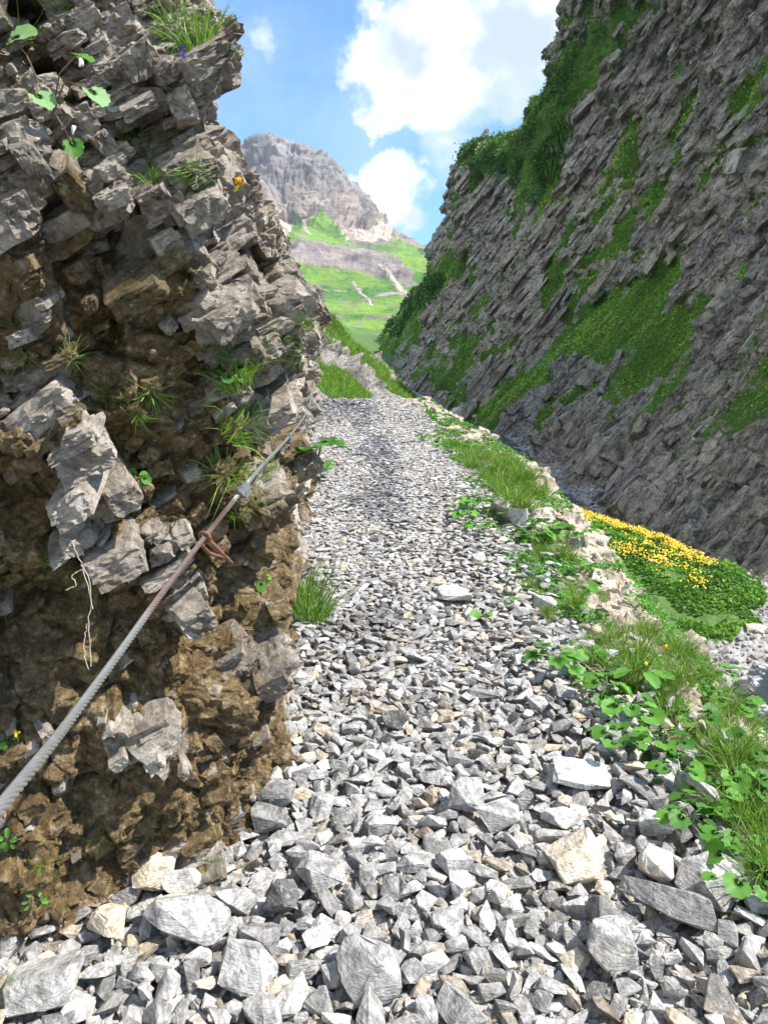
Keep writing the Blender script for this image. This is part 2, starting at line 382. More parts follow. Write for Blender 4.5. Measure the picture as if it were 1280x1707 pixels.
def m_ground():
    m, t, b = new_mat("shelf_ground"); c = t.coord(); rib = t.attr('rib'); g = t.attr('grass'); wet = t.attr('wet')
    n1 = t.noise(c, 9, 8, 0.65); n2 = t.noise(c, 60, 6, 0.7); v1 = t.voro(c, 55, out=1); vd = t.voro(c, 55)
    grav = t.mix(t.node('ShaderNodeSeparateColor', {0: v1}).outputs[0], (0.16, 0.16, 0.165), (0.46, 0.45, 0.43))
    soil = t.mix(n2, (0.05, 0.042, 0.034), (0.19, 0.165, 0.13))
    col = t.mix(t.sstep(n1, 0.40, 0.56), soil, grav)
    rock = t.ramp(t.noise(c, 6, 9, 0.66, 0.4), [(0.34, (0.17, 0.13, 0.09)), (0.45, (0.34, 0.275, 0.20)), (0.56, (0.52, 0.45, 0.35)), (0.7, (0.66, 0.60, 0.50))])
    col = t.mix(t.sstep(t.math('ADD', rib, t.math('MULTIPLY', t.math('SUBTRACT', n1, .5), .8)), .42, .55), col, rock)
    grn = t.mix(n2, (0.05, 0.085, 0.018), (0.16, 0.20, 0.05))
    col = t.mix(t.sstep(t.math('ADD', g, t.math('MULTIPLY', t.math('SUBTRACT', n1, .5), 1.4)), .5, .7), col, grn)
    col = t.mix(wet, col, t.mix(1.0, col, (0.35, 0.36, 0.40), 'MULTIPLY'))
    t.set(b.inputs['Base Color'], col)
    t.set(b.inputs['Roughness'], t.mix(wet, (0.9, 0.9, 0.9), (0.12, 0.12, 0.12)))
    h = t.math('SUBTRACT', n2, t.math('MULTIPLY', vd, 0.6))
    nb = t.bump(n1, 0.8, 0.04); nb = t.bump(h, 0.7, 0.012, nb)
    t.set(b.inputs['Normal'], nb)
    return m

def m_gorge():
    m, t, b = new_mat("gorge_floor_gravel"); c = t.coord(); g = t.attr('grass')
    v1 = t.voro(c, 5, out=1); vd = t.voro(c, 5)
    s = t.node('ShaderNodeSeparateColor', {0: v1}).outputs[0]
    col = t.mix(s, (0.14, 0.135, 0.135), (0.42, 0.40, 0.375))
    v2 = t.voro(c, 14, out=1)
    col = t.mix(0.4, col, t.mix(t.node('ShaderNodeSeparateColor', {0: v2}).outputs[0], (0.10, 0.10, 0.10), (0.46, 0.44, 0.41)))
    n1 = t.noise(c, 1.4, 8, 0.68)
    grn = t.mix(n1, (0.035, 0.08, 0.012), (0.10, 0.19, 0.03))
    col = t.mix(t.sstep(t.math('ADD', g, t.math('MULTIPLY', t.math('SUBTRACT', n1, .5), 1.4)), .42, .6), col, grn)
    t.set(b.inputs['Base Color'], col); t.set(b.inputs['Roughness'], 0.85)
    nb = t.bump(vd, 0.8, -0.08); nb = t.bump(t.noise(c, 20, 6, .7), 0.6, 0.05, nb)
    t.set(b.inputs['Normal'], nb)
    return m

M = {}
M['stone'] = m_stone(); M['wall'] = m_wall(); M['cliff'] = m_cliff(); M['mount'] = m_mount(); M['ground'] = m_ground(); M['gorge'] = m_gorge()
M['leaf'] = leaf_mat("broad_leaf", (0.045, 0.15, 0.02), (0.15, 0.36, 0.05))
M['leafpale'] = leaf_mat("pale_broad_leaf", (0.13, 0.26, 0.09), (0.26, 0.42, 0.17), trans=.2)
M['blade'] = leaf_mat("grass_blade", (0.06, 0.16, 0.02), (0.24, 0.38, 0.06))
M['straw'] = leaf_mat("dry_grass_blade", (0.25, 0.21, 0.10), (0.50, 0.43, 0.25), trans=.2)
M['shrub'] = leaf_mat("ledge_shrub_leaf", (0.035, 0.105, 0.025), (0.13, 0.27, 0.05), trans=.2)
M['slope'] = leaf_mat("slope_herb_leaf", (0.12, 0.28, 0.04), (0.34, 0.54, 0.10), trans=.3)
M['bank'] = leaf_mat("bank_herb_leaf", (0.06, 0.17, 0.02), (0.20, 0.40, 0.05), trans=.3)
M['yellow'] = simple("yellow_petal", (0.72, 0.47, 0.02), 0.6)
M['violet'] = simple("violet_petal", (0.10, 0.06, 0.45), 0.6)
M['maroon'] = simple("maroon_flower", (0.08, 0.02, 0.05), 0.7)
M['white'] = simple("white_petal", (0.75, 0.74, 0.66), 0.7)
M['stalk'] = simple("brown_stalk", (0.16, 0.10, 0.05), 0.7)
M['gstalk'] = simple("green_stalk", (0.12, 0.20, 0.06), 0.6)
M['root'] = simple("bleached_root", (0.42, 0.36, 0.27), 0.8)


# ------------------------------------------------------------------ angular rock shapes
def rock_shape(seed, npts=16, boxy=4.0, bevel=0.05, rough=0.0):
    rg = np.random.default_rng(seed); p = rg.normal(size=(npts, 3))
    p /= (np.abs(p)**boxy).sum(1, keepdims=True)**(1/boxy); p *= rg.uniform(.78, 1.0, (npts, 1))
    bm = bmesh.new()
    for q in p: bm.verts.new(q)
    r = bmesh.ops.convex_hull(bm, input=bm.verts[:])
    bmesh.ops.delete(bm, geom=[v for v in bm.verts if not v.link_faces], context='VERTS')
    bmesh.ops.dissolve_limit(bm, angle_limit=R_(14), verts=bm.verts[:], edges=bm.edges[:])
    if bevel: bmesh.ops.bevel(bm, geom=bm.edges[:], offset=bevel, segments=1, affect='EDGES', profile=0.6, clamp_overlap=True)
    bmesh.ops.triangulate(bm, faces=bm.faces[:])
    if rough:
        bmesh.ops.subdivide_edges(bm, edges=[e for e in bm.edges if e.calc_length() > .35], cuts=1, use_grid_fill=True)
        bmesh.ops.triangulate(bm, faces=bm.faces[:])
    bm.verts.ensure_lookup_table()
    V = np.array([v.co[:] for v in bm.verts]); F = np.array([[v.index for v in f.verts] for f in bm.faces]); bm.free()
    if rough: V = V+rg.normal(0, rough, V.shape)
    return V, F
SH_HI = [rock_shape(100+i, 9+(i*5) % 9, 3.5+(i % 5), .035, .020) for i in range(36)]
def block_shape(seed, levels=1, rough=.02, bevel=.03):
    """a jointed block: a box with some corners and edges broken off, its faces roughened"""
    rg = np.random.default_rng(seed); pts = []
    for sx in (-1, 1):
        for sy in (-1, 1):
            for sz in (-1, 1):
                c = np.array([sx, sy, sz])*rg.uniform(.80, 1.0, 3)
                if rg.random() < .5:
                    for k in range(3):
                        q = c.copy(); q[k] *= rg.uniform(.15, .75); pts.append(q)
                else: pts.append(c)
    bm = bmesh.new()
    for q in pts: bm.verts.new(q)
    bmesh.ops.convex_hull(bm, input=bm.verts[:])
    bmesh.ops.delete(bm, geom=[v for v in bm.verts if not v.link_faces], context='VERTS')
    bmesh.ops.dissolve_limit(bm, angle_limit=R_(12), verts=bm.verts[:], edges=bm.edges[:])
    if bevel: bmesh.ops.bevel(bm, geom=bm.edges[:], offset=bevel, segments=1, affect='EDGES', clamp_overlap=True)
    bmesh.ops.triangulate(bm, faces=bm.faces[:])
    for _ in range(levels):
        bmesh.ops.subdivide_edges(bm, edges=[e for e in bm.edges if e.calc_length() > .30], cuts=1)
        bmesh.ops.triangulate(bm, faces=bm.faces[:])
    bm.verts.ensure_lookup_table(); V = np.array([v.co[:] for v in bm.verts]); F = np.array([[v.index for v in f.verts] for f in bm.faces]); bm.free()
    if rough: V = V+np.stack([fbm(V*2.6+seed*3.1+k*7, 3, seed+k) for k in range(3)], -1)*rough*2.6+rg.normal(0, rough*.35, V.shape)
    return V, F
SH_BOX = [block_shape(700+i, 3, .045, .03) for i in range(26)]
SH_SLAB = [block_shape(800+i, 1, .05, 0) for i in range(20)]
SH_LO = [rock_shape(300+i, 10+(i*5) % 8, 3.5+(i % 3), 0, 0) for i in range(24)]
SH_MID = [rock_shape(500+i, 12+(i*5) % 10, 3.0+(i % 4), .05, 0) for i in range(24)]
def rots(yaw, tilt, az):
    """(n,3,3): spin by yaw about z, then tilt about the horizontal axis az"""
    cy, sy = np.cos(yaw), np.sin(yaw); z = np.zeros_like(cy); o = np.ones_like(cy)
    Rz = np.stack([np.stack([cy, -sy, z], -1), np.stack([sy, cy, z], -1), np.stack([z, z, o], -1)], -2)
    kx, ky = np.cos(az), np.sin(az); c, s_ = np.cos(tilt), np.sin(tilt); C = 1-c
    Rt = np.stack([np.stack([c+kx*kx*C, kx*ky*C, ky*s_], -1), np.stack([kx*ky*C, c+ky*ky*C, -kx*s_], -1), np.stack([-ky*s_, kx*s_, c], -1)], -2)
    return Rt@Rz
def instance(shapes, ids, pos, rot, scale, attrs):
    """merge many transformed copies into one vertex / face list"""
    Vs, Fs, As = [], [], {k: [] for k in attrs}; off = 0
    for k in range(len(shapes)):
        m = np.nonzero(ids == k)[0]
        if not len(m): continue
        V, F = shapes[k]
        W = np.einsum('nij,nvj->nvi', rot[m], V[None]*scale[m][:, None, :])+pos[m][:, None, :]
        Vs.append(W.reshape(-1, 3)); Fs.append((F[None]+(np.arange(len(m))*len(V))[:, None, None]+off).reshape(-1, F.shape[1])); off += len(m)*len(V)
        for a in attrs: As[a].append(np.repeat(attrs[a][m], len(V)))
    return np.concatenate(Vs), np.concatenate(Fs), {a: np.concatenate(As[a]) for a in attrs}
def merge_quads_tris(V, Fq, A, V2, F2, A2):
    F = np.concatenate([np.stack([Fq[:, 0], Fq[:, 1], Fq[:, 2]], -1), np.stack([Fq[:, 0], Fq[:, 2], Fq[:, 3]], -1)])
    return np.concatenate([V, V2]), np.concatenate([F, F2+len(V)]), {k: np.concatenate([A[k].ravel(), A2[k]]) for k in A}

# ------------------------------------------------------------------ path profile (all in metres, y forward along the path)
_ys = np.linspace(-8, 40, 4801)
_sl = np.where(_ys < 0, 0.06, 0.06+0.0028*_ys)
_sl = np.where(_ys > 15.8, np.maximum(0.104-(_ys-15.8)*0.12, -0.22), _sl)
_zs = np.concatenate([[0], np.cumsum((_sl[1:]+_sl[:-1])/2*0.01)]); _zs -= np.interp(0, _ys, _zs)
def gz(y): return np.interp(y, _ys, _zs)
def on_path(px, py, drop=0.0):
    r = ray(px, py); t = np.linspace(0.5, 40, 8000); P = np.array([0, 0, EYE])+t[:, None]*r
    b = np.nonzero(P[:, 2] <= gz(P[:, 1])-drop)[0]
    return P[b[0]] if len(b) else P[np.argmin(np.abs(P[:, 1]-17))]
def edge(pts, drop=0.0, pre=(), post=()):
    P = [on_path(a, b, drop)[:2][::-1] for a, b in pts]
    P = list(pre)+P+list(post); P = sorted([(float(a), float(b)) for a, b in P])
    ya = np.array([p[0] for p in P]); xa = np.array([p[1] for p in P])
    return lambda y: np.interp(y, ya, xa)
XL = edge([(400, 1500), (478, 1250), (482, 1080), (508, 900), (515, 800), (526, 700), (530, 670)], pre=[(-5, -.9), (1.5, -.9)], post=[(25, -4.5)])
XR = edge([(1250, 1530), (1110, 1340), (960, 1180), (880, 1060), (800, 900), (765, 800), (722, 712)], 0.02, pre=[(-5, 1.2), (1, 1.2)], post=[(18, .7), (24, -2)])
XE = edge([(1400, 1400), (1290, 1290), (1170, 1152), (1050, 1003), (960, 872), (905, 812), (862, 765), (790, 722), (724, 690)], 0.12, pre=[(-5, 1.9), (1, 1.75)], post=[(19, .9), (24, -1.5)])

def near_surface(x, y):
    """smooth height of the path shelf and its outer drop"""
    z = gz(y); xr = XR(y); xe = XE(y)
    out = np.clip(x-xr, 0, None); z = z-0.10*np.minimum(out, 1.2)-0.25*np.clip(xr+.0-x, -9, 0)*0
    z = z-0.02*sst(np.abs((x-(XL(y)+xr)/2)), 0.1, 0.7)*0
    d = np.clip(x-xe, 0, None)
    z = z-1.45*np.maximum(np.sqrt(d*d+0.02)-0.1414, 0)
    return z

def build_ground():
    ny, nx = int(1250*Q), int(820*Q)
    yy = np.r_[np.linspace(-4, 1.2, 60), np.exp(np.linspace(math.log(1.2), math.log(26), ny))]
    yy = np.unique(yy); ny = len(yy)
    a = np.linspace(0, 1, nx); xe = XE(yy)[:, None]
    x0 = XL(yy)[:, None]-1.6
    X = np.where(a < .8, x0+(xe-x0)*a/.8, xe+((a-.8)/.2)**1.3*6.0)
    Y = np.repeat(yy[:, None], nx, 1)
    Z = near_surface(X, Y)
    P = np.stack([X, Y, Z], -1)
    n = gnormals(P); n[n[..., 2] < 0] *= -1
    inr = X-XR(Y); toe = X-XE(Y)
    rib = sst(toe, -0.50, -0.32)*sst(Y, 2.0, 2.6)
    ribn = nz(P, .7, 4, 5)
    rib = np.clip(rib+0.5*ribn*rib, 0, 1)
    rib = np.where(toe > 0.05, np.clip(0.75+ribn*.7, 0, 1), rib)
    f1, c1, i1 = facet(P, (.34, .42, .30), 3, 1.2); f2, c2, i2 = facet(P, (.11, .13, .10), 4, 1.2)
    fg, cg, ig = facet(P, .05, 9, .8)
    path = sst(-inr, -0.15, 0.1)
    disp = (1-rib)*(0.035*nz(P, .9, 4, 11)+0.016*fg)+rib*(0.10*f1+0.05*f2+0.07*ribn-0.02)+0.012*nz(P, .06, 4, 2)
    P = P+n*disp[..., None]
    wetn = nz(P, (.5, 1.2, 1), 4, 31)
    mid = (XL(Y)*.55+XR(Y)*.45)
    wet = sst(wetn+0.40-np.abs(X-mid)*1.1, 0.02, 0.3)*sst(Y, 3.5, 5)*path
    wet = np.maximum(wet, sst(Y, 12, 14.5)*path*sst(-(X-mid), -.5, .1))
    grass = sst(inr, 0.05, 0.5)*(1-rib)*0.75*sst(nz(P, .6, 4, 41), -.5, .3)
    V = P.reshape(-1, 3)
    F = gridfaces(ny, nx)
    rg = np.random.default_rng(9); N = 2600; n2 = gnormals(P); n2[n2[..., 2] < 0] *= -1
    w = (rib*(toe < .6)*(toe > -.7)*(Y > 1.8)*(Y < 19)*(.15+sst(ribn, -.1, .3))/np.maximum(Y, 2)**.4*np.abs(np.gradient(P[..., 1], axis=0)*np.gradient(P[..., 0], axis=1))).ravel(); ix = rg.choice(len(w), N, p=w/w.sum())
    rr = (.02+.10*rg.random(N)**3.5)*np.interp(P.reshape(-1, 3)[ix, 1], [2, 10], [.8, 1.5])
    V2, F2, A2 = instance(SH_HI, rg.integers(0, 36, N), P.reshape(-1, 3)[ix]-n2.reshape(-1, 3)[ix]*(rr*.5)[:, None], rots(rg.uniform(0, 6.28, N), rg.normal(0, .6, N), rg.uniform(0, 6.28, N)), np.stack([rr*1.2, rr*.9, rr*.7], -1), dict(rib=np.full(N, .9), wet=np.zeros(N), grass=np.zeros(N)))
    V, F, A = merge_quads_tris(V, F, dict(rib=rib, wet=wet, grass=grass), V2, F2, A2)
    o = mk("ground", V, F, M['ground'], attrs=A, smooth=False, kind='structure')
    return P
build_ground()

# ------------------------------------------------------------------ gorge floor below the path (thin-plate through surveyed points)
GP = [at(*q) for q in [(1000, 868, 36), (1090, 905, 31), (1180, 938, 28.5), (1290, 960, 26.5), (890, 788, 55), (940, 830, 44), (780, 702, 90), (735, 672, 118), (692, 647, 150),
      (660, 622, 200), (628, 590, 300), (640, 625, 190), (640, 640, 160), (690, 675, 110), (740, 715, 75), (800, 745, 60),
      (915, 842, 33), (1000, 882, 28.5), (1100, 908, 26), (1180, 945, 24), (1270, 990, 21.5), (960, 905, 25.5), (1050, 980, 21.5), (1150, 1040, 18.7), (1240, 1062, 17.6),
      (1290, 1060, 18), (1290, 1150, 15.6), (1220, 1130, 16.2), (1290, 1240, 13.6)]]
GP += [np.array(q, float) for q in [(3, 22, -3.8), (3.5, 30, -3.6), (3, 14, -5.0), (4, 8, -5.4), (5, 0, -5.8), (10, 2, -6.0), (14, 12, -5.4), (18, 20, -4.6), (3.5, 42, -3.6), (4, -6, -6), (16, -4, -6), (-2, 60, -1), (2, 60, -3.0), (-3, 45, -.5), (-4, 90, 1), (-6, 150, 4), (20, 40, -3), (22, 60, -2), (20, 90, 0), (20, 150, 5), (20, 300, 22), (-20, 300, 22), (-14, 200, 12)]]
GP = np.array(GP)
def _tps(r2): return 0.5*r2*np.log(r2+1e-9)
_sc = np.array([1.0, 0.5])
_A = GP[:, :2]*_sc; _n = len(_A)
_K = _tps(((_A[:, None]-_A[None])**2).sum(-1))+np.eye(_n)*3.0
_Pm = np.c_[np.ones(_n), _A]
_w = np.linalg.solve(np.block([[_K, _Pm], [_Pm.T, np.zeros((3, 3))]]), np.r_[GP[:, 2], np.zeros(3)])
def gorge_z(x, y):
    q = np.stack([x, y], -1).reshape(-1, 2)*_sc; out = []
    for i in range(0, len(q), 20000):
        r2 = ((q[i:i+20000, None]-_A[None])**2).sum(-1); out.append(_tps(r2)@_w[:_n]+_w[_n]+q[i:i+20000]@_w[_n+1:])
    return np.concatenate(out).reshape(x.shape)
BANK = [(905, 838), (960, 850), (1060, 885), (1130, 915), (1185, 935), (1250, 965), (1278, 985), (1262, 1040), (1230, 1068), (1160, 1062), (1100, 1030), (1000, 980), (960, 940), (930, 890)]
def inpoly(px, py, poly):
    c = np.zeros(px.shape, bool); n = len(poly)
    for i in range(n):
        x0, y0 = poly[i]; x1, y1 = poly[(i+1) % n]
        if y0 == y1: continue
        c ^= ((y0 > py) != (y1 > py)) & (px < (x1-x0)*(py-y0)/(y1-y0)+x0)
    return c
STREAM = [(1420, 1240, 12.5), (1335, 1215, 14.0), (1288, 1186, 14.8), (1300, 1110, 16.5), (1400, 1040, 19), (1380, 985, 22.5), (1290, 950, 26.3), (1180, 932, 28.3), (1090, 900, 31), (1000, 862, 36.5), (940, 824, 44.5), (890, 783, 55.5), (780, 698, 91), (735, 669, 119), (692, 645, 151), (660, 622, 200)]
STW = np.array([at(*q)[:2] for q in STREAM])
def gorge_surface(x, y):
    z = gorge_z(x, y)
    d = segdist(x, y, [tuple(q) for q in STW])
    w = 0.55+0.004*y
    return z-0.28*(1-sst(d, w*.5, w*1.6))
def build_gorge():
    ny, nx = int(760*Q), int(420*Q)
    yy = np.r_[np.linspace(-8, 8, 40), np.exp(np.linspace(math.log(8.01), math.log(360), ny))]; ny = len(yy)
    a = np.linspace(0, 1, nx); xl = np.interp(yy, [-8, 10, 25, 60, 120, 360], [2.5, 2.2, 1.0, -3, -8, -40])[:, None]
    xr = np.interp(yy, [-8, 10, 30, 60, 150, 360], [26, 24, 20, 20, 20, 40])[:, None]
    X = xl+(xr-xl)*a; Y = np.repeat(yy[:, None], nx, 1)
    Z = gorge_surface(X, Y); P = np.stack([X, Y, Z], -1)
    px, py, _ = proj(P)
    bank = inpoly(px+34*nz(P, .9, 5, 3), py+20*nz(P, .8, 5, 8), BANK) & (Y > 14) & (Y < 40)
    P[..., 2] += 0.14*nz(P, 1.8, 5, 21)+0.10*facet(P, .38, 22, .8)[0]+0.05*facet(P, .16, 23, .8)[0]
    g = np.clip(bank*0.9+sst(nz(P, 6, 4, 12), .15, .5)*.5*(Y > 60)+(Y > 185), 0, 1)
    mk("gorge_ground", P.reshape(-1, 3), gridfaces(ny, nx), M['gorge'], attrs=dict(grass=g), smooth=True, kind='structure')
    return P, bank
GORGE, BANKM = build_gorge()

# ------------------------------------------------------------------ generic loft of stations into a displaced sheet
def loft(stations, nu, nv, nr=26, vpow=1.0):
    A = np.stack([resample(s, nr) for s in stations])
    xs = density_samples(A, nu)
    B = catmull(A, xs)                                  # nu, nr, 3
    B = np.moveaxis(B, 1, 0)
    v = np.linspace(0, 1, nv)**vpow*(nr-1)
    return np.moveaxis(catmull(B, v), 0, 1)              # nu, nv, 3

CL = [  # stations of the right-hand cliff: (world y, [(px, py)...] from foot to rim)
 (360, [(612, 592), (650, 548), (688, 500), (700, 478)]),
 (260, [(645, 622), (690, 560), (712, 490), (722, 448), (734, 420)]),
 (200, [(664, 634), (700, 585), (722, 490), (744, 400), (764, 310), (778, 262)]),
 (160, [(686, 652), (728, 600), (762, 500), (785, 400), (802, 300), (820, 232)]),
 (138, [(708, 664), (760, 600), (802, 500), (838, 400), (866, 290), (902, 178)]),
 (118, [(732, 680), (800, 600), (855, 480), (895, 350), (925, 230), (955, 90), (965, -60)]),
 (90, [(778, 706), (880, 612), (985, 500), (1040, 350), (1080, 200), (1110, 0), (1125, -200)]),
 (55, [(928, 784), (1020, 700), (1140, 560), (1215, 420), (1290, 250), (1370, 0), (1420, -300)]),
 (36, [(1058, 862), (1170, 785), (1290, 660), (1420, 470), (1530, 200), (1620, -200)]),
 (28, [(1225, 940), (1350, 880), (1500, 700), (1680, 450), (1800, 100)]),
 (22, [(1420, 1010), (1600, 930), (1850, 700), (2050, 400)]),
]
def cliff_stations():
    S = []
    for Y, pts in CL:
        s = [at(a, b, Y) for a, b in pts]
        f = s[0]; s = [f+np.array([-3.5 if Y > 60 else -1.2, 0, -1.5])]+s
        t = s[-1]; k = Y*.25
        s += [t+np.array([k*.5, k*.2, k*.10]), t+np.array([k*2, k, -k*.1])]
        S.append(s)
    S.append([np.array([17, 8, -7]), np.array([20, 8, -3]), np.array([26, 8, 4]), np.array([34, 8, 9]), np.array([60, 8, 10])])
    S.append([np.array([18, -10, -7]), np.array([21, -10, -3]), np.array([27, -10, 3]), np.array([34, -10, 6]), np.array([60, -10, 7])])
    return S
GRASS_STRIPS = [  # (polyline in photo pixels as seen on the slope, half width)
 ([(790, 705), (860, 650), (950, 590), (1040, 510), (1135, 435)], 30, 1.0), ([(1000, 590), (1070, 530), (1120, 480)], 20, .9), ([(900, 720), (980, 650), (1100, 560), (1180, 500)], 9, .85), ([(840, 600), (900, 520), (950, 440)], 9, .85),
 ([(1040, 620), (1100, 560), (1190, 470), (1240, 390), (1285, 310)], 18, 1.0), ([(700, 545), (725, 480), (755, 440)], 26, .9),
 ([(625, 575), (660, 545), (700, 500), (720, 470)], 30, 1.0), ([(640, 600), (690, 560), (720, 520)], 18, .75),
 ([(700, 650), (745, 590), (800, 520), (860, 450)], 12, .6), ([(740, 640), (790, 570)], 14, .75),
 ([(960, 470), (1040, 390), (1100, 310), (1160, 200)], 12, .85), ([(900, 500), (960, 400), (1010, 290), (1060, 200)], 12, .85),
 ([(1000, 330), (1050, 240)], 18, .6), ([(860, 280), (910, 230), (960, 130), (1010, 60)], 36, .85), ([(800, 270), (850, 240), (900, 200)], 22, .9),
 ([(955, 150), (1000, 90), (1040, 10)], 22, .8), ([(895, 320), (910, 270)], 24, .7), ([(860, 620), (930, 560), (990, 480), (1060, 420)], 11, .85),
 ([(1180, 600), (1200, 620)], 10, .7), ([(1130, 740), (1160, 725)], 10, .6), ([(1220, 690), (1235, 680)], 10, .7), ([(770, 262), (790, 235)], 14, 1.0),
 ([(1010, 660), (1090, 590)], 12, .6), ([(830, 690), (900, 640), (1000, 570)], 16, .9),
]
def build_cliff():
    nu, nv = int(1150*Q), int(900*Q)
    P = loft(cliff_stations(), nu, nv, 30)
    n = gnormals(P)
    if n[nu//2, nv//2, 0] > 0: n = -n
    dist = np.linalg.norm(P-np.array([0, 0, EYE]), axis=-1)
    far = np.clip(dist/70, 0.35, 2.2)
    # strata/gully frame: dipping planes
    Rm = rotm('X', R_(18))@rotm('Y', R_(50))
    Pr = P@Rm.T
    up = np.linspace(0, 1, nv)[None, :]
    g1 = nz(P@rotm('Y', R_(50)).T, (46, 11, 14), 5, 51, ridged=True)        # gullies that run down the slope
    g2 = nz(Pr, (15, 5, 1.9), 5, 52, ridged=True)
    f1, c1, i1 = facet(Pr, (11, 6, 3.6), 53, 1.4); f2, c2, i2 = facet(Pr, (4.5, 2.0, 1.2), 54, 1.5); f3, c3, i3 = facet(Pr, (1.5, .7, .45), 55, 1.6)
    big = nz(P, 26, 3, 56)
    px, py, _ = proj(P)
    wob = nz(P, 7, 4, 61)*26
    grass = np.zeros(px.shape); fan = np.zeros(px.shape)
    for poly, w, s in GRASS_STRIPS:
        grass = np.maximum(grass, s*(1-sst(segdist(px+wob, py+wob*.6, poly), w*.55, w*1.25)))
    speck = sst(nz(Pr, (16, 3.5, 2.6), 5, 62), -0.04, 0.30)*.72*sst(py, 930, 620)
    grass = np.maximum(grass, speck)
    foot = 1-sst(up, .10, .30)
    scree = np.zeros(px.shape)
    for poly, w in [([(905, 690), (1000, 640), (1060, 570), (1130, 490)], 9), ([(870, 720), (905, 660), (960, 610)], 16), ([(800, 560), (700, 660)], 14), ([(1290, 300), (1130, 470)], 8), ([(940, 780), (880, 700)], 16)]:
        scree = np.maximum(scree, 1-sst(segdist(px+wob*.5, py+wob*.3, poly), w*.5, w*1.3))
    calm = np.maximum(grass*.75, scree*.25)
    amp = np.interp(dist, [15, 40, 120, 260, 400], [.45, .8, 1.6, 2.6, 3.0])
    near = np.interp(dist, [20, 60], [1.0, .8])
    d = amp*(2.3*g1*(1-.35*calm)+(.55*g2+.75*f1*(.4+.6*sst(up, .1, .4)))*(1-.6*calm)+.9*big)+(1-calm)*(.95*f2+.34*f3)*near*np.clip(dist/60, .6, 1.5)-amp*(.75+.5*sst(dist, 150, 110))*(1-.5*sst(dist, 60, 30))
    edge0 = sst(up, 0, .05)
    P = P+n*(d*edge0)[..., None]
    tint = np.clip(.5+.9*nz(Pr, (10, 10, 2.2), 4, 57)+.3*(i2-.5), 0, 1)
    wetdark = 1-sst(segdist(px+wob, py+wob, [(1290, 640), (1270, 760), (1180, 900), (1290, 920)]), 20, 70)
    wetdark = np.maximum(wetdark, 1-sst(segdist(px+wob, py+wob, [(960, 690), (920, 770), (1020, 830)]), 12, 40))
    wetdark = np.maximum(wetdark, .8*(1-sst(segdist(px+wob, py+wob, [(880, 800), (1000, 880), (1120, 890)]), 8, 26)))
    tint = np.clip(np.maximum(tint*.8, tint*.3+wetdark*.6), 0, 1)
    n2 = gnormals(P)
    if n2[nu//2, nv//2, 0] > 0: n2 = -n2
    rg = np.random.default_rng(6); N = 26000
    px, py, dd = proj(P); vis = (px < 1400) & (py > -120) & (dd > 5) & (np.arange(nv)[None, :] < nv*.9) & (grass < .45)
    cell = np.linalg.norm(np.gradient(P, axis=0), axis=-1)*np.linalg.norm(np.gradient(P, axis=1), axis=-1)
    w = np.where(vis, cell/dd**1.9*(1-.6*scree), 0).ravel(); ix = rg.choice(len(w), N, p=w/w.sum())
    c = P.reshape(-1, 3)[ix]; nn = n2.reshape(-1, 3)[ix]; d_ = dd.ravel()[ix]
    r_ = (.15+.95*rg.random(N)**3.4)*(d_/90)**.35
    sc = np.stack([r_*rg.uniform(1.0, 3.4, N)*np.interp(d_, [40, 100], [.6, 1]), r_*rg.uniform(.6, 1.3, N), r_*rg.uniform(.25, .6, N)*np.interp(d_, [40, 100], [1.4, 1])], -1)
    rt = np.einsum('ij,njk->nik', Rm.T, rots(rg.normal(0, .10, N)*np.interp(d_, [40, 100], [3, 1]), rg.normal(0, .08, N)*np.interp(d_, [40, 100], [3.5, 1]), rg.uniform(0, 6.28, N)))
    c = c-nn*(r_*rg.uniform(.35, .75, N))[:, None]
    tt = np.clip(tint.ravel()[ix]+rg.uniform(-.4, .4, N), 0, 1.4)
    V2, F2, A2 = instance(SH_SLAB, rg.integers(0, len(SH_SLAB), N), c, rt, sc, dict(grass=grass.ravel()[ix]*.7, scree=scree.ravel()[ix], tint=tt))
    V, F, A = merge_quads_tris(P.reshape(-1, 3), gridfaces(nu, nv), dict(grass=grass, scree=scree, tint=tint), V2, F2, A2)
    mk("cliff", V, F, M['cliff'], attrs=A, smooth=False, kind='structure')
    return P, n2, grass, px, py
CLP, CLN, CLG, CLX, CLY = build_cliff()

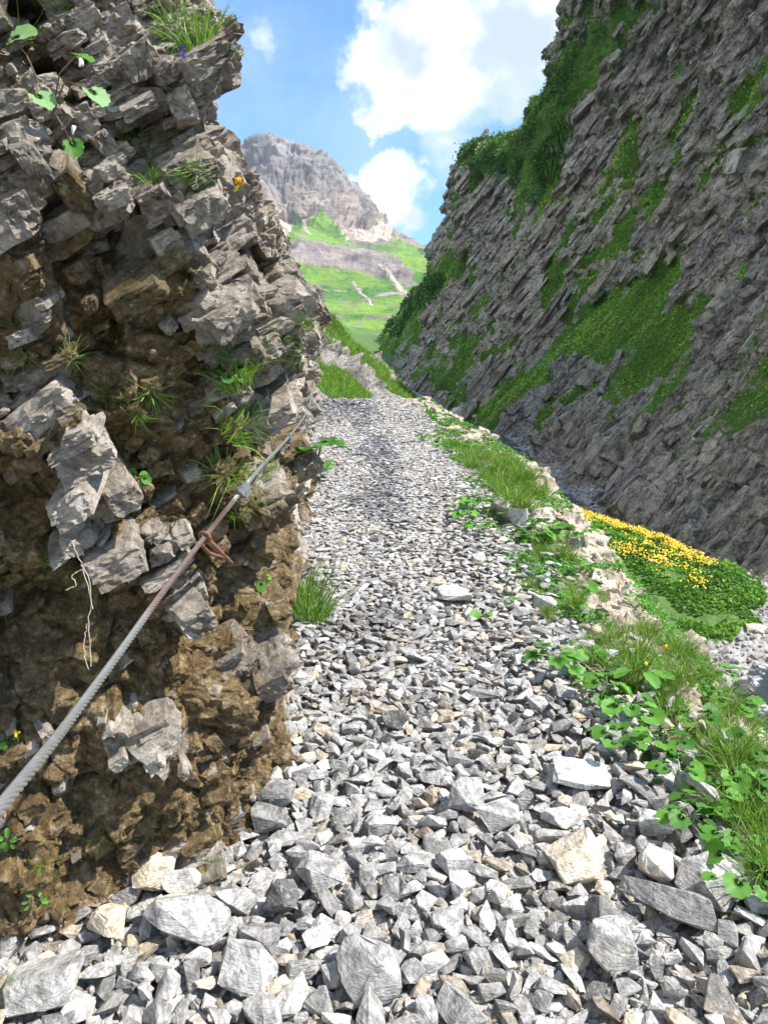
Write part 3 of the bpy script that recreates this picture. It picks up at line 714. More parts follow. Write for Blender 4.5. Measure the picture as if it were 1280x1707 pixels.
# ------------------------------------------------------------------ mountain with its pastures, closing the valley
def build_mountain():
    sil = [(330, 330), (380, 285), (400, 266), (430, 236), (460, 233), (490, 240), (520, 262), (560, 290), (600, 330), (640, 392), (670, 404), (700, 412), (740, 418), (800, 425)]
    st = []
    for i, (x, y) in enumerate(sil):
        D = np.interp(x, [330, 640, 800], [2600, 2600, 2300])
        rb = np.interp(x, [330, 470, 520, 600, 640, 700, 800], [400, 386, 372, 392, 402, 418, 430])   # foot of the bare rock
        rows = [(x, 600, 400), (x, 570, 620), (x, 545, 850), (x, 505, 1150), (x, 480, 1350), (x, 438, 1480), (x, max(rb+12, 424), 1900), (x, rb, 2150)]
        if y < rb-12: rows += [(x, (y+rb)/2, (D+2150)/2+40)]
        rows += [(x, y, D)]
        s = [at(*r) for r in rows]
        s = [s[0]+np.array([0, -60, -14])]+s+[s[-1]+np.array([0, 300, -90]), s[-1]+np.array([0, 1200, -700])]
        st.append(s)
    P = loft(st, int(620*Q), int(820*Q), 44)
    xs = P
    n = gnormals(P); 
    if n[100, 200, 2] < 0: n = -n
    px, py, _ = proj(P); D = P[..., 1]
    wob = nz(P, 120, 6, 71, gain=.62)*24
    rb = np.interp(px, [380, 470, 490, 520, 560, 600, 640, 700, 760], [400, 396, 378, 380, 398, 402, 404, 415, 430])
    rock = 1-sst(py+wob*.8, rb-8, rb+6)
    band = 1-sst(segdist(px+wob*.8, py+wob*.5, [(500, 430), (540, 440), (600, 446), (650, 450), (668, 468)]), 4, 30)*(1-.5*sst(nz(P, (60, 60, 300), 4, 171), -.05, .3))
    band2 = 1-sst(segdist(px+wob, py+wob*.6, [(500, 478), (560, 500), (600, 530)]), 1, 17)
    band3 = 1-sst(segdist(px+wob*.6, py+wob*.4, [(690, 412), (730, 425)]), 5, 14)
    rk = np.clip(rock+band+band3*.6, 0, 1)
    scree = 1-sst(segdist(px+wob*.6, py+wob*.3, [(455, 392), (500, 378), (560, 398), (640, 404)]), 4, 13)
    scree = np.maximum(scree, .7*(1-sst(segdist(px+wob*.6, py+wob*.4, [(632, 450), (655, 478), (682, 502)]), .5, 6)))
    scree = np.maximum(scree, .6*(1-sst(segdist(px+wob*.6, py+wob*.4, [(588, 478), (625, 515)]), .5, 5)))
    patch = 1-sst(segdist(px+wob*.6, py+wob*.4, [(496, 378), (500, 388)]), 8, 14)
    patch = np.maximum(patch, 1-sst(segdist(px+wob*.6, py+wob*.4, [(530, 382), (560, 402)]), 12, 20))
    grass = np.clip(1-rk-scree, 0, 1); grass = np.maximum(grass, patch*.8)
    g1 = nz(P, (140, 260, 500), 5, 72, ridged=True); g2 = nz(P, (60, 90, 160), 5, 73, ridged=True); st_ = nz(P@rotm('Y', R_(14)).T, (300, 300, 42), 4, 74, ridged=True)
    f1, _, _ = facet(P, (120, 120, 75), 75, 1.0); f2, _, _ = facet(P, (38, 38, 24), 76, 1.1)
    top = sst(rock, .1, 1)
    k = np.clip(D/2300, .15, 1.0)
    d = k*(rk*(44*g1+22*g2+18*st_+18*f1+9*f2)*(.6+.4*rock)+(1-rk)*(13*g1+6*g2))
    d = d*(0.35+0.65*sst(py, np.interp(px, [s[0] for s in sil], [s[1] for s in sil])-2, np.interp(px, [s[0] for s in sil], [s[1] for s in sil])+16))
    P = P+n*d[..., None]
    mk("mountain", P.reshape(-1, 3), gridfaces(P.shape[0], P.shape[1]), M['mount'], attrs=dict(grass=grass, scree=scree, high=sst(P[..., 2], 480, 700)*.85+.15*(1-rock)+0.3*band), smooth=True, kind='structure')
build_mountain()

# ------------------------------------------------------------------ left spur coming down to the gorge
def build_spur():
    crest = [(380, 330, 75), (440, 400, 68), (500, 478, 60), (530, 520, 60), (560, 550, 62), (600, 582, 64), (645, 622, 66), (690, 662, 66), (728, 692, 62)]
    mid = [(380, 500, 44), (440, 520, 42), (500, 560, 40), (530, 585, 41), (560, 612, 44), (600, 640, 47), (645, 668, 50), (690, 690, 54), (735, 712, 56)]
    foot = [(380, 640, 21), (440, 650, 21), (500, 655, 22), (530, 662, 22.5), (560, 675, 24), (600, 700, 26), (645, 730, 28), (690, 750, 34), (745, 760, 44)]
    st = []
    for c, m_, f in zip(crest, mid, foot):
        c, m_, f = at(*c), at(*m_), at(*f)
        st.append([f+np.array([0, -3, -2.5]), f, m_, c, c+np.array([2, 14, -2.0]), c+np.array([4, 40, -12])])
    P = loft(st, int(420*Q), int(420*Q), 30)
    n = gnormals(P)
    if n[200, 200, 2] < 0: n = -n
    px, py, _ = proj(P)
    wob = nz(P, 4, 4, 81)*14
    ln = np.interp(px, [500, 560, 620, 680, 730], [530, 560, 600, 650, 690])     # crest line
    grass = np.zeros(px.shape)
    for poly, w, s in [([(500, 590), (530, 620), (565, 650), (600, 672)], 17, 1.0), ([(500, 650), (560, 660), (600, 672)], 14, 1.0), ([(535, 530), (600, 592), (650, 640), (700, 678)], 9, .85), ([(640, 650), (680, 672), (720, 690)], 6, .8), ([(520, 560), (540, 580)], 6, .6), ([(500, 620), (520, 640)], 26, 1.)]:
        grass = np.maximum(grass, s*(1-sst(segdist(px+wob, py+wob*.5, poly), w*.6, w*1.3)))
    f1, _, _ = facet(P, (4, 4, 2.2), 82, 1.1); f2, _, _ = facet(P, (1.3, 1.3, .8), 83, 1.2)
    P = P+n*((1-grass*.8)*(1.0*f1+.45*f2)+.7*nz(P, 6, 4, 84))[..., None]
    mk("hillside", P.reshape(-1, 3), gridfaces(P.shape[0], P.shape[1]), M['cliff'], attrs=dict(grass=grass, scree=np.clip(.7-grass, 0, 1), tint=np.zeros(px.shape)+.25), smooth=True, kind='structure')
    return P, grass
SPP, SPG = build_spur()

# ------------------------------------------------------------------ near rock wall on the left
def build_wall():
    def B(x, y): return np.array([x, y, gz(y)-0.12])
    lst = [  # base point, top point
        ((-2.6, 0.4), (-2.4, 0.3, 4.6)), ((-2.1, 1.1), (-2.0, .95, 4.6)), ((-1.45, 1.55), (-1.35, 1.25, 4.6)), ((-1.0, 1.72), (-.98, 1.48, 4.6)), ((-.76, 1.84), (-.80, 1.66, 4.6)),
        ((-.50, 1.92), (-.70, 1.85, 4.6)), ((-.40, 2.25), at(300, -190, 2.15)), ((-.37, 2.7), at(318, -110, 2.6)), ((-.42, 3.1), at(315, 90, 3.15)), ((-.48, 3.6), at(328, 222, 3.7)),
        ((-.52, 4.3), at(362, 245, 4.5)), ((-.58, 5.2), at(400, 290, 5.4)), ((-.68, 6.4), at(438, 350, 6.6)), ((-.76, 7.8), at(468, 402, 8.2)),
        ((-.90, 9.6), at(474, 440, 10)), ((-1.05, 12), at(500, 475, 12.6)), ((-1.3, 14.6), at(520, 500, 14.8)), ((-1.5, 17), at(526, 530, 17)), ((-2.4, 18.6), (-2.9, 18.8, 3.0)), ((-5, 20.5), (-5.5, 21, 3.4))]
    st = []
    for b, t in lst:
        b = B(*b); t = np.array(t, float)
        s = [b+np.array([0.02, 0, -.25]), b]
        for k in (.25, .5, .75): s.append(b+(t-b)*k+np.array([0.05, 0, 0])*math.sin(k*3.14))
        s.append(t); dx = np.array([-1.0, 0.15, 0])
        if b[1] < 2.2 and b[0] < -.45: dx = np.array([-.3, 1.0, 0])
        s += [t+dx*.5+np.array([0, 0, .22]), t+dx*3+np.array([0, 0, 1.0]), t+dx*9+np.array([0, 0, 2.5])]
        st.append(s)
    nu, nv = int(1500*Q), int(1050*Q)
    A = []
    for s in st:   # keep wall part and back slope aligned between stations
        A.append(np.concatenate([resample(s[:6], 24)[:-1], resample(s[5:], 7)]))
    A = np.stack(A); xs = density_samples(A[:, :24], nu, .8); Bq = np.moveaxis(catmull(A, xs), 1, 0)
    v = np.concatenate([np.linspace(0, 23, int(nv*.88), endpoint=False), np.linspace(23, 29, nv-int(nv*.88))])
    P = np.moveaxis(catmull(Bq, v), 0, 1)
    n = gnormals(P)
    if n[nu//2, nv//2, 0] < 0: n = -n
    # smooth normals a little: use base direction only
    px, py, dd = proj(P)
    Rm = rotm('Y', R_(-24))@rotm('X', R_(22)); Pr = P@Rm.T
    warp = np.stack([nz(P, .5, 3, 91), nz(P, .5, 3, 92), nz(P, .5, 3, 93)], -1)
    warp2 = np.stack([nz(P, .09, 3, 191), nz(P, .09, 3, 192), nz(P, .09, 3, 193)], -1)
    Pw = Pr+warp*.05+warp2*.012
    f0, c0, i0 = facet(Pw, (.80, .95, .70), 94, 1.3)
    f1, c1, i1 = facet(Pw, (.30, .36, .25), 95, 1.5)
    f2, c2, i2 = facet(Pw, (.12, .13, .095), 96, 1.6)
    f3, c3, i3 = facet(Pw, (.042, .045, .034), 97, 1.7)
    big = nz(P, 1.3, 3, 98); sm = nz(P, .10, 5, 99)
    # brown wet zone: low, and everything near the left edge
    zz = P[..., 2]-gz(P[..., 1])
    lim = np.interp(px, [-200, 100, 250, 330, 420, 480, 530], [340, 350, 420, 560, 700, 660, 560])
    brown = sst(py+60*nz(P, .5, 4, 101), lim-60, lim+110)
    brown = brown*np.where((P[..., 1] < 7), 1, .7)
    i1s = i1+.10*nz(P, .06, 3, 111)
    brown = brown*(1-.55*sst(i1s, .84, .90))+(1-brown)*.30*sst(i0, .6, .7)
    for (fx, fy, rx, ry) in [(160, 850, 52, 70), (40, 650, 60, 60), (125, 725, 40, 34), (210, 1235, 55, 50), (430, 1090, 32, 36), (335, 985, 24, 50), (40, 530, 30, 34), (20, 265, 40, 70), (365, 1440, 26, 30), (310, 1250, 14, 40), (290, 520, 34, 44), (275, 890, 50, 30), (180, 320, 50, 45)]:
        r_ = np.hypot((px-fx)/rx, (py-fy)/ry)*1.25+.45*nz(P, .10, 4, 113)
        brown = brown*(1-.95*(1-sst(r_, .75, 1.15)))
    soft = sst(brown, .2, .9)
    amp = np.interp(dd, [1.5, 3, 8, 17], [.8, .9, 1.3, 1.5])
    amp2 = np.interp(dd, [1.5, 6, 17], [.85, 1.05, 1.4])
    d = amp*(.15*f0+.08*big-.05)+amp2*((.125-.06*soft)*f1+(.055-.02*soft)*f2)+.015*f3+.016*sm*(1+soft)
    d -= .035*(1-sst(c1, 0, .10))+.012*(1-sst(c2, 0, .10))
    # named features: (px, py, radius px, push in metres)
    for (fx, fy, fr, pu, el) in [(345, 90, 62, .13, .75), (280, 200, 60, .04, .5), (185, 325, 48, .10, 1.0), (250, 330, 40, .12, .8), (60, 20, 90, -.25, .6), (120, 110, 60, -.18, .6), (20, 270, 50, .14, .8),
                             (160, 860, 65, .10, .7), (60, 690, 70, .09, 1.3), (110, 740, 45, .06, 1.), (330, 985, 35, .05, .5), (430, 1090, 40, .07, .8), (210, 1230, 55, .05, 1.2), (390, 540, 40, .12, .8), (310, 520, 35, .08, 1.1),
                             (300, 830, 40, -.09, 1.6), (60, 1050, 80, -.12, 1.4), (265, 770, 45, -.05, 1.), (370, 1180, 40, .05, 1.), (90, 620, 60, .02, 1.), (225, 240, 30, -.10, 1.), (455, 480, 40, .05, .6), (505, 545, 22, .06, .7), (440, 640, 40, -.15, .8)]:
        r = np.hypot((px-fx)/el**.5, (py-fy)*el**.5)
        ok = (zz > -.3) & (np.arange(nv)[None, :] < nv*.885)
        wgt = (1-sst(r+10*sm*fr/40, fr*.72, fr*1.12))*ok
        d = d+wgt*pu*np.clip(dd/2.0, .8, 1.6)
    edge0 = np.ones(nv); edge0 = sst(np.linspace(0, 1, nv), 0, .03)
    P = P+n*(d*edge0[None, :])[..., None]
    qx, qy, qd = proj(P)
    lim = np.interp(qy, [-200, 0, 60, 105, 150, 215, 235, 270, 350, 400, 450, 520, 560, 660, 760, 900, 1000, 1100, 1250, 1330, 1400, 1500], [330, 322, 352, 384, 352, 330, 336, 388, 436, 470, 478, 526, 520, 524, 528, 500, 492, 486, 480, 478, 440, 404])
    ex = np.clip(qx-lim+18+14*sm, 0, None); P[..., 0] -= ex*.92*qd/FPX
    tint = np.clip(.5+.55*(i1-.5)+.35*(i2-.5)+.5*nz(P, .8, 3, 103), 0, 1)
    moss = sst(nz(P, .35, 4, 105), .2, .6)*.45*sst(py, 300, 700)
    # broken blocks standing out of the face
    rg = np.random.default_rng(5); n2 = gnormals(P)
    if n2[nu//2, nv//2, 0] < 0: n2 = -n2
    N = 10500
    px, py, dd = proj(P); vis = (px > -90) & (px < 560) & (py > -90) & (py < 1640) & (np.arange(nv)[None, :] < nv*.90)
    cell = np.linalg.norm(np.gradient(P, axis=0), axis=-1)*np.linalg.norm(np.gradient(P, axis=1), axis=-1)
    w = np.where(vis, np.minimum(cell, np.median(cell)*6)/dd**1.55, 0).ravel(); w = w*np.where(brown.ravel() > .5, .75, 1.0)
    ix = rg.choice(P.shape[0]*P.shape[1], N, p=w/w.sum())
    c = P.reshape(-1, 3)[ix]; nn = n2.reshape(-1, 3)[ix]; d_ = dd.ravel()[ix]
    r_ = (.014+.050*rg.random(N)**2.4)*(d_/2)**.72; b_ = brown.ravel()[ix]
    r_ = r_*np.where(b_ > .5, .50, .9)
    pale = (rg.random(N) < .07) & (b_ > .5)
    strata = rotm('Y', R_(-24)).T@rotm('X', R_(-22)).T
    sc = np.stack([r_*rg.uniform(.6, 1.8, N), r_*rg.uniform(.8, 3.2, N), r_*rg.uniform(.28, .95, N)], -1)
    rt = rots(rg.normal(0, .24, N), rg.normal(0, .17, N), rg.uniform(0, 6.28, N))
    rt = np.einsum('ij,njk->nik', np.array((Euler((R_(24), R_(-28), R_(8))).to_matrix())), rt)
    c = c-nn*(r_*np.where(b_ > .5, rg.uniform(.65, 1.05, N), rg.uniform(.55, 1.0, N)))[:, None]
    qx, qy, qd = proj(c); lm = np.interp(qy, [-200, 0, 60, 105, 150, 215, 235, 270, 350, 400, 450, 520, 560, 660, 760, 900, 1000, 1100, 1250, 1330, 1400, 1500], [330, 322, 352, 384, 352, 330, 336, 388, 436, 470, 478, 526, 520, 524, 528, 500, 492, 486, 480, 478, 440, 404])
    c[:, 0] -= np.clip(qx+r_*FPX/qd*.9-lm+6, 0, None)*qd/FPX
    sh = rg.integers(0, len(SH_BOX), N)
    tt = np.clip(tint.ravel()[ix]+rg.uniform(-.3, .3, N), 0, 1)
    V2, F2, A2 = instance(SH_BOX, sh, c, rt, sc, dict(brown=np.where(pale, 0, b_), tint=tt, moss=moss.ravel()[ix]*.6))
    V, F, A = merge_quads_tris(P.reshape(-1, 3), gridfaces(nu, nv), dict(brown=brown, tint=tint, moss=moss), V2, F2, A2)
    mk("rock_face", V, F, M['wall'], attrs=A, smooth=False, kind='structure')
build_wall()

# ------------------------------------------------------------------ rubble on the path
def rubble():
    rg = np.random.default_rng(11)
    pos, rad = [], []
    cellsz = 0.12; grid = {}
    def ok(x, y, r, k):
        gx, gy = int(x//cellsz), int(y//cellsz)
        for i in range(gx-2, gx+3):
            for j in range(gy-2, gy+3):
                for (a, b, c) in grid.get((i, j), ()):
                    if (a-x)**2+(b-y)**2 < (k*(c+r))**2: return False
        return True
    def put(x, y, r): grid.setdefault((int(x//cellsz), int(y//cellsz)), []).append((x, y, r)); pos.append((x, y)); rad.append(r)
    special = []   # (px, py, half length, half width, half height, yaw, tilt, label, tint, hue)
    def sample(n, ylo, yhi, rfun, k):
        yy = np.exp(rg.uniform(math.log(ylo), math.log(yhi), n)); u = rg.random(n); rr = rfun(yy, rg.random(n))
        xl = XL(yy)-.35; xr = XR(yy)+np.where(rg.random(n) < .12, rg.uniform(0, .6, n), rg.uniform(0, .12, n)); xx = xl+(xr-xl)*u
        m = (yy < 1.95)
        xx = np.where(m, rg.uniform(-1.5, 1.6, n), xx)
        for x, y, r in zip(xx, yy, rr):
            if ok(x, y, r, k): put(x, y, r)
    for x, y, r in SPECIAL_XY: put(x, y, r*.9)
    big = lambda y, q: (.044+.052*q**6)*np.interp(y, [1.2, 2.6, 4, 8, 17], [.86, .78, .70, .70, .85])
    med = lambda y, q: (.030+.018*q)*np.interp(y, [1.2, 2.6, 4, 8, 17], [1, .88, .78, .85, 1.2])
    sml = lambda y, q: (.016+.014*q)*np.interp(y, [1.2, 4, 8, 17], [1, .9, 1.2, 1.9])
    sample(9000, 1.15, 18.5, big, .66); nb = len(pos)
    sample(30000, 1.15, 18.5, med, .58); nm = len(pos)
    sample(50000, 1.15, 18.5, sml, .52)
    pos = np.array(pos)[len(SPECIAL_XY):]; rad = np.array(rad)[len(SPECIAL_XY):]; nb -= len(SPECIAL_XY); nm -= len(SPECIAL_XY)
    n = len(pos); lvl = np.zeros(n); lvl[nm:] = 2; lvl[nb:nm] = 1
    # a loose under-layer so no gap shows bare ground
    m2 = 16000; yy = np.exp(rg.uniform(math.log(1.15), math.log(12), m2)); xl = XL(yy)-.3; xr = XR(yy)+.05; xx = xl+(xr-xl)*rg.random(m2)
    xx = np.where(yy < 1.95, rg.uniform(-1.4, 1.6, m2), xx)
    pos = np.r_[pos, np.stack([xx, yy], -1)]; rad = np.r_[rad, (.016+.018*rg.random(m2))*np.interp(yy, [1.2, 4, 12], [1, 1, 1.8])]; lvl = np.r_[lvl, np.full(m2, 3)]; n = len(pos)
    x, y = pos.T; z = near_surface(x, y)
    flat = np.interp(y, [1.5, 3.5, 6, 12], [.62, .50, .36, .30])
    sc = np.stack([rad*rg.uniform(.9, 1.55, n), rad*rg.uniform(.5, .95, n), rad*flat*rg.uniform(.45, 1.3, n)], -1)
    tilt = np.abs(rg.normal(0, 1, n))*np.interp(y, [1.5, 4, 10], [.50, .34, .18])*np.where(lvl == 0, .85, 1)
    rt = rots(rg.uniform(0, 6.28, n), tilt, rg.uniform(0, 6.28, n))
    lift = np.array([.030, .022, .010, -.006])[lvl.astype(int)]*np.interp(y, [1.5, 5, 10], [1, .55, .35])
    heap = .05*sst(x-XR(y), -.35, -.05)*(1-sst(y, 6, 9))
    P = np.stack([x, y, z+lift+sc[:, 2]*.35+heap*(lvl < 2)], -1)
    tint = np.clip(rg.beta(2.6, 2.0, n)*.95+.03, 0, 1); hue = rg.random(n)
    mid = XL(y)*.55+XR(y)*.45; wetn = fbm(np.stack([x/.5, y/1.2, z], -1), 4, 31)
    wet = sst(wetn+.30-np.abs(x-mid)*1.5, .05, .35)*sst(y, 2.8, 4.5)*.8
    wet = np.maximum(wet, sst(y, 12.5, 14.5)*sst(mid+.2-x, -.2, .2)); wet = wet*(rg.random(n) < .7)
    # keep clear of the large special stones
    keep = np.ones(n, bool)
    for sx, sy, sr in SPECIAL_XY: keep &= ~((np.hypot(x-sx, y-sy) < sr*.75) & (lvl < 3))
    return [a[keep] for a in (P, sc, rt, tint, hue, wet)]
def on_ground(px, py, up=0.0):
    r = ray(px, py); t = np.exp(np.linspace(math.log(.6), math.log(30), 9000)); P = np.array([0, 0, EYE])+t[:, None]*r
    h = near_surface(P[:, 0], P[:, 1])+up; b = np.nonzero(P[:, 2] <= h)[0]
    return P[b[0]]
# single stones one can pick out: (px, py, length px, depth px, height px, yaw deg, tilt deg, tint, hue, label)
SPECIAL = [
 (967, 1312, 106, 62, 24, -8, 8, 1.25, .35, "large cream white flat slab, brightest stone of the path, near the coltsfoot leaves at right"),
 (258, 1482, 76, 46, 44, 4, 4, .95, .99, "tan block with squared edges at the foot of the wet brown wall"),
 (312, 1552, 150, 66, 46, -5, 12, .72, .3, "long layered grey white slab lying below the tan block at the wall foot"),
 (184, 1572, 66, 60, 40, 30, 14, .88, .97, "pale tan block standing left of the layered slab at the wall foot"),
 (80, 1660, 120, 80, 40, 10, 10, .62, .80, "wide pinkish grey boulder in the bottom left corner of the scree"),
 (614, 1638, 104, 92, 60, 15, 10, .66, .3, "big blocky grey boulder at the bottom of the path, between small rubble"),
 (955, 1452, 84, 66, 50, 20, 12, .98, .93, "rounded cream boulder with tan stain below the bright white slab"),
 (1092, 1466, 70, 62, 36, -30, 20, 1.1, .85, "cream white angular block right of the rounded cream boulder"),
 (536, 1478, 84, 58, 34, 6, 8, .55, .8, "flat grey slab with a tan top left of the path centre"),
 (470, 1522, 58, 58, 44, 40, 22, .10, .2, "dark charcoal pyramid shaped stone beside the wall foot slabs"),
 (458, 1345, 72, 40, 34, -6, 8, .30, .2, "blue grey wedge stone lying against the bottom corner of the wet wall"),
 (450, 1385, 70, 36, 30, 4, 6, .25, .3, "dark grey long stone just below the wedge stone at the wall corner"),
 (413, 1640, 88, 92, 40, 60, 14, .82, .2, "mottled white stone upright between boulders at the bottom left"),
 (780, 1350, 60, 52, 44, -30, 18, .60, .4, "grey angular boulder in the middle of the near path"),
 (1118, 1530, 52, 130, 36, 40, 18, .35, .2, "long blue grey blade of slate leaning down to the right"),
 (1000, 1560, 60, 82, 50, 55, 26, .18, .2, "dark slate shard pointing up among the lower right rubble"),
 (1010, 1602, 88, 70, 50, 10, 16, .62, .82, "tan and grey fractured boulder in the lower right rubble"),
 (1180, 1490, 110, 72, 44, -25, 16, .60, .4, "broad grey slab at the right rim of the rubble below the leaves"),
 (850, 864, 66, 36, 34, -24, 8, 1.15, .6, "white boulder on the outer edge beside the grass, above the path"),
 (757, 1003, 62, 26, 16, 0, 6, .95, .4, "flat pale stone lying alone in the middle distance of the path"),
 (905, 1020, 44, 30, 20, 10, 12, .85, .7, "pale block in the weeds right of the path"),
 (300, 868, 1, 1, 1, 0, 0, .5, .5, None),
]
SPECIAL = [q for q in SPECIAL if q[-1]]
SP = []
for (px, py, L, Dp, H, yaw, tl, tint, hue, lab) in SPECIAL:
    g = on_ground(px, py+H*.3); _, _, dd = proj(g); k = float(dd)/FPX; fore = .62
    SP.append((g, L*k*.53, min(Dp*k*.5/fore, L*k*.62 if Dp < 100 else 9), max(H*k*.5/.65, .025), yaw, tl, tint, hue, lab))
SPECIAL_XY = [(s_[0][0], s_[0][1], max(s_[1], s_[2])) for s_ in SP]
P, sc, rt, tint, hue, wet = rubble()
print("rubble", len(P))
for i, (g, a, b, h, yaw, tl, tt, hu, lab) in enumerate(SP):
    V, F = rock_shape(900+i, 15+i % 7, 3.5 if i % 2 else 5, .05, .02)
    Rm = rots(np.array([R_(yaw)]), np.array([R_(tl)]), np.array([1.0+i]))[0]
    W = (V*np.array([a, b, h]))@Rm.T
    mk("boulder" if a > .09 else "stone", W, F, M['stone'], attrs=dict(tint=np.full(len(V), tt), hue=np.full(len(V), hu), wet=np.zeros(len(V))), loc=(g[0], g[1], g[2]+h*.45+.05), label=lab, cat="stone")
qx, qy, qd = proj(P); inside = (qx > 0) & (qx < 1280) & (qy < 1707) & (qy > 0)
hidden = P[:, 0] < XL(P[:, 1])-.02
scr = np.where(inside & ~hidden, sc[:, 0]*sc[:, 1]/qd**2, 0); order = np.argsort(-scr)
NBIG = 300-len(SP)
ids = rng.integers(0, 36, len(P))
for i in order[:NBIG]:
    V, F = SH_HI[ids[i]]; W = (V*sc[i])@rt[i].T; n = len(V)
    t_ = tint[i]
    tone = "dark grey" if t_ < .3 else "mid grey" if t_ < .6 else "pale grey"
    mk("stone", W, F, M['stone'], attrs=dict(tint=np.full(n, t_), hue=np.full(n, hue[i]), wet=np.full(n, wet[i])), loc=tuple(P[i]),
       label=tone+" angular limestone piece lying loose among the rubble of the near path", cat="stone", group="loose limestone pieces on the near path, "+tone)
rest = order[NBIG:]; rd = np.linalg.norm(P[rest]-np.array([0, 0, EYE]), axis=1)
parts = []
for shp, sel in ((SH_HI, rest[rd < 4.2]), (SH_MID, rest[(rd >= 4.2) & (rd < 8)]), (SH_LO, rest[rd >= 8])):
    parts.append(instance(shp, ids[sel] % len(shp), P[sel], rt[sel], sc[sel], dict(tint=tint[sel], hue=hue[sel], wet=wet[sel])))
V = np.concatenate([p[0] for p in parts]); offs = np.cumsum([0]+[len(p[0]) for p in parts[:-1]])
F = np.concatenate([p[1]+o for p, o in zip(parts, offs)]); A = {k: np.concatenate([p[2][k] for p in parts]) for k in ('tint', 'hue', 'wet')}
mk("gravel", V, F, M['stone'], attrs=A, kind='stuff', label="grey and white limestone rubble covering the whole mountain path", cat="gravel")

# ------------------------------------------------------------------ planting helpers
DG = bpy.context.evaluated_depsgraph_get()
def hit(px, py):
    r = Vector(ray(px, py)); ok, loc, n, _, ob, _ = SC.ray_cast(DG, Vector((0, 0, EYE)), r.normalized())
    return (loc, n, ob) if ok else (None, None, None)
SOIL = {"rock_face", "ground", "gorge_ground", "cliff", "hillside", "gravel", "stone", "boulder"}
def unit(v): return v/np.maximum(np.linalg.norm(v, axis=-1, keepdims=True), 1e-9)
def blades(base, d, h, w, bend, rg, seg=4):
    """base (n,3), direction (n,3), length, width, how far the tip falls over"""
    n = len(base); t = np.linspace(0, 1, seg+1)[None, :, None]
    side = unit(np.cross(d, rg.normal(size=(n, 3))))
    hor = d.copy(); hor[:, 2] = 0; hor = unit(hor+1e-6*rg.normal(size=(n, 3)))
    c = base[:, None]+d[:, None]*h[:, None, None]*t+(hor[:, None]*.35-np.array([0, 0, 1.0]))*(bend*h)[:, None, None]*t**2.2
    wd = (w[:, None, None]*(1-t**1.6)+w[:, None, None]*.05)*.5
    L = c-side[:, None]*wd; Rr = c+side[:, None]*wd
    V = np.stack([L, Rr], 2).reshape(n, -1, 3); k = (seg+1)*2
    f = np.array([[2*i, 2*i+1, 2*i+3, 2*i+2] for i in range(seg)])
    F = (f[None]+(np.arange(n)*k)[:, None, None]).reshape(-1, 4)
    return V.reshape(-1, 3), F, k
def tuft_mesh(seed, nb=70, h=.25, spread=.05, lean=.45, bend=.45, w=.004, dirn=(0, 0, 1)):
    rg = np.random.default_rng(seed); a = rg.uniform(0, 6.28, nb); q = rg.random(nb)**.5
    base = np.stack([np.cos(a)*q*spread, np.sin(a)*q*spread, -.015+0*a], -1)
    d = unit(np.stack([np.cos(a)*lean*q, np.sin(a)*lean*q, 1+0*a], -1)+rg.normal(0, .16, (nb, 3))+(np.array(dirn)-np.array([0, 0, 1])))
    V, F, k = blades(base, d, h*rg.uniform(.45, 1.1, nb), w*rg.uniform(.6, 1.3, nb), bend*rg.uniform(.3, 1.6, nb), rg)
    return V, F, np.repeat(rg.random(nb), k)
def leaf_shape(toothed=True, n=26, notch=.75, elong=1.0):
    th = np.linspace(-math.pi, math.pi, n, endpoint=False); r = 1-.0*th
    r = 1+.10*np.cos(th)-notch*np.exp(-((np.abs(th)-math.pi)/.28)**2)
    if toothed: r = r*(1+.055*np.where(np.arange(n) % 2 == 0, 1, -1))
    x = np.cos(th)*r*elong+.55*elong; y = np.sin(th)*r
    V = [(.08, 0, 0)]
    for f in (.55, 1.0):
        for a, b in zip(x, y):
            X = .08+(a-.08)*f; Y_ = b*f; V.append((X, Y_, .10*Y_*Y_+.16*abs(Y_)-.10*X*X*.6+(.05*math.sin(9*math.atan2(Y_, X-.3)) if f == 1 else 0)))
    F = [(0, 1+i, 1+(i+1) % n) for i in range(n)]
    for i in range(n):
        j = (i+1) % n; F += [(1+i, 1+n+i, 1+n+j), (1+i, 1+n+j, 1+j)]
    return np.array(V), np.array(F)
LEAF = leaf_shape(); LEAF_N = leaf_shape(True, 22, .3, 1.7); LEAF_R = leaf_shape(False, 24, .8, 1.0)
def lobed():
    n = 42; th = np.linspace(-math.pi, math.pi, n, endpoint=False)
    r = (.62+.38*np.abs(np.cos(2.5*th)))*(1-.8*np.exp(-((np.abs(th)-math.pi)/.3)**2))*(1+.07*np.where(np.arange(n) % 2 == 0, 1, -1))
    x = np.cos(th)*r+.45; y = np.sin(th)*r; V = [(.1, 0, 0)]+[(a, b, .15*abs(b)-.08*a*a) for a, b in zip(x, y)]
    return np.array(V), np.array([(0, 1+i, 1+(i+1) % n) for i in range(n)])
LEAF_L = lobed()
def tube(pts, rad, sides=5):
    pts = np.asarray(pts, float); n = len(pts); rad = np.broadcast_to(rad, (n,)); t = unit(np.gradient(pts, axis=0))
    up = np.array([0.1, 0.2, 1.0]) if abs(t[0][2]) < .8 else np.array([1.0, 0.1, 0])
    a = unit(np.cross(t, up)); b = np.cross(t, a); th = np.arange(sides)*2*math.pi/sides
    V = pts[:, None]+rad[:, None, None]*(np.cos(th)[None, :, None]*a[:, None]+np.sin(th)[None, :, None]*b[:, None])
    F = [(i*sides+j, i*sides+(j+1) % sides, (i+1)*sides+(j+1) % sides, (i+1)*sides+j) for i in range(n-1) for j in range(sides)]
    return V.reshape(-1, 3), np.array(F)
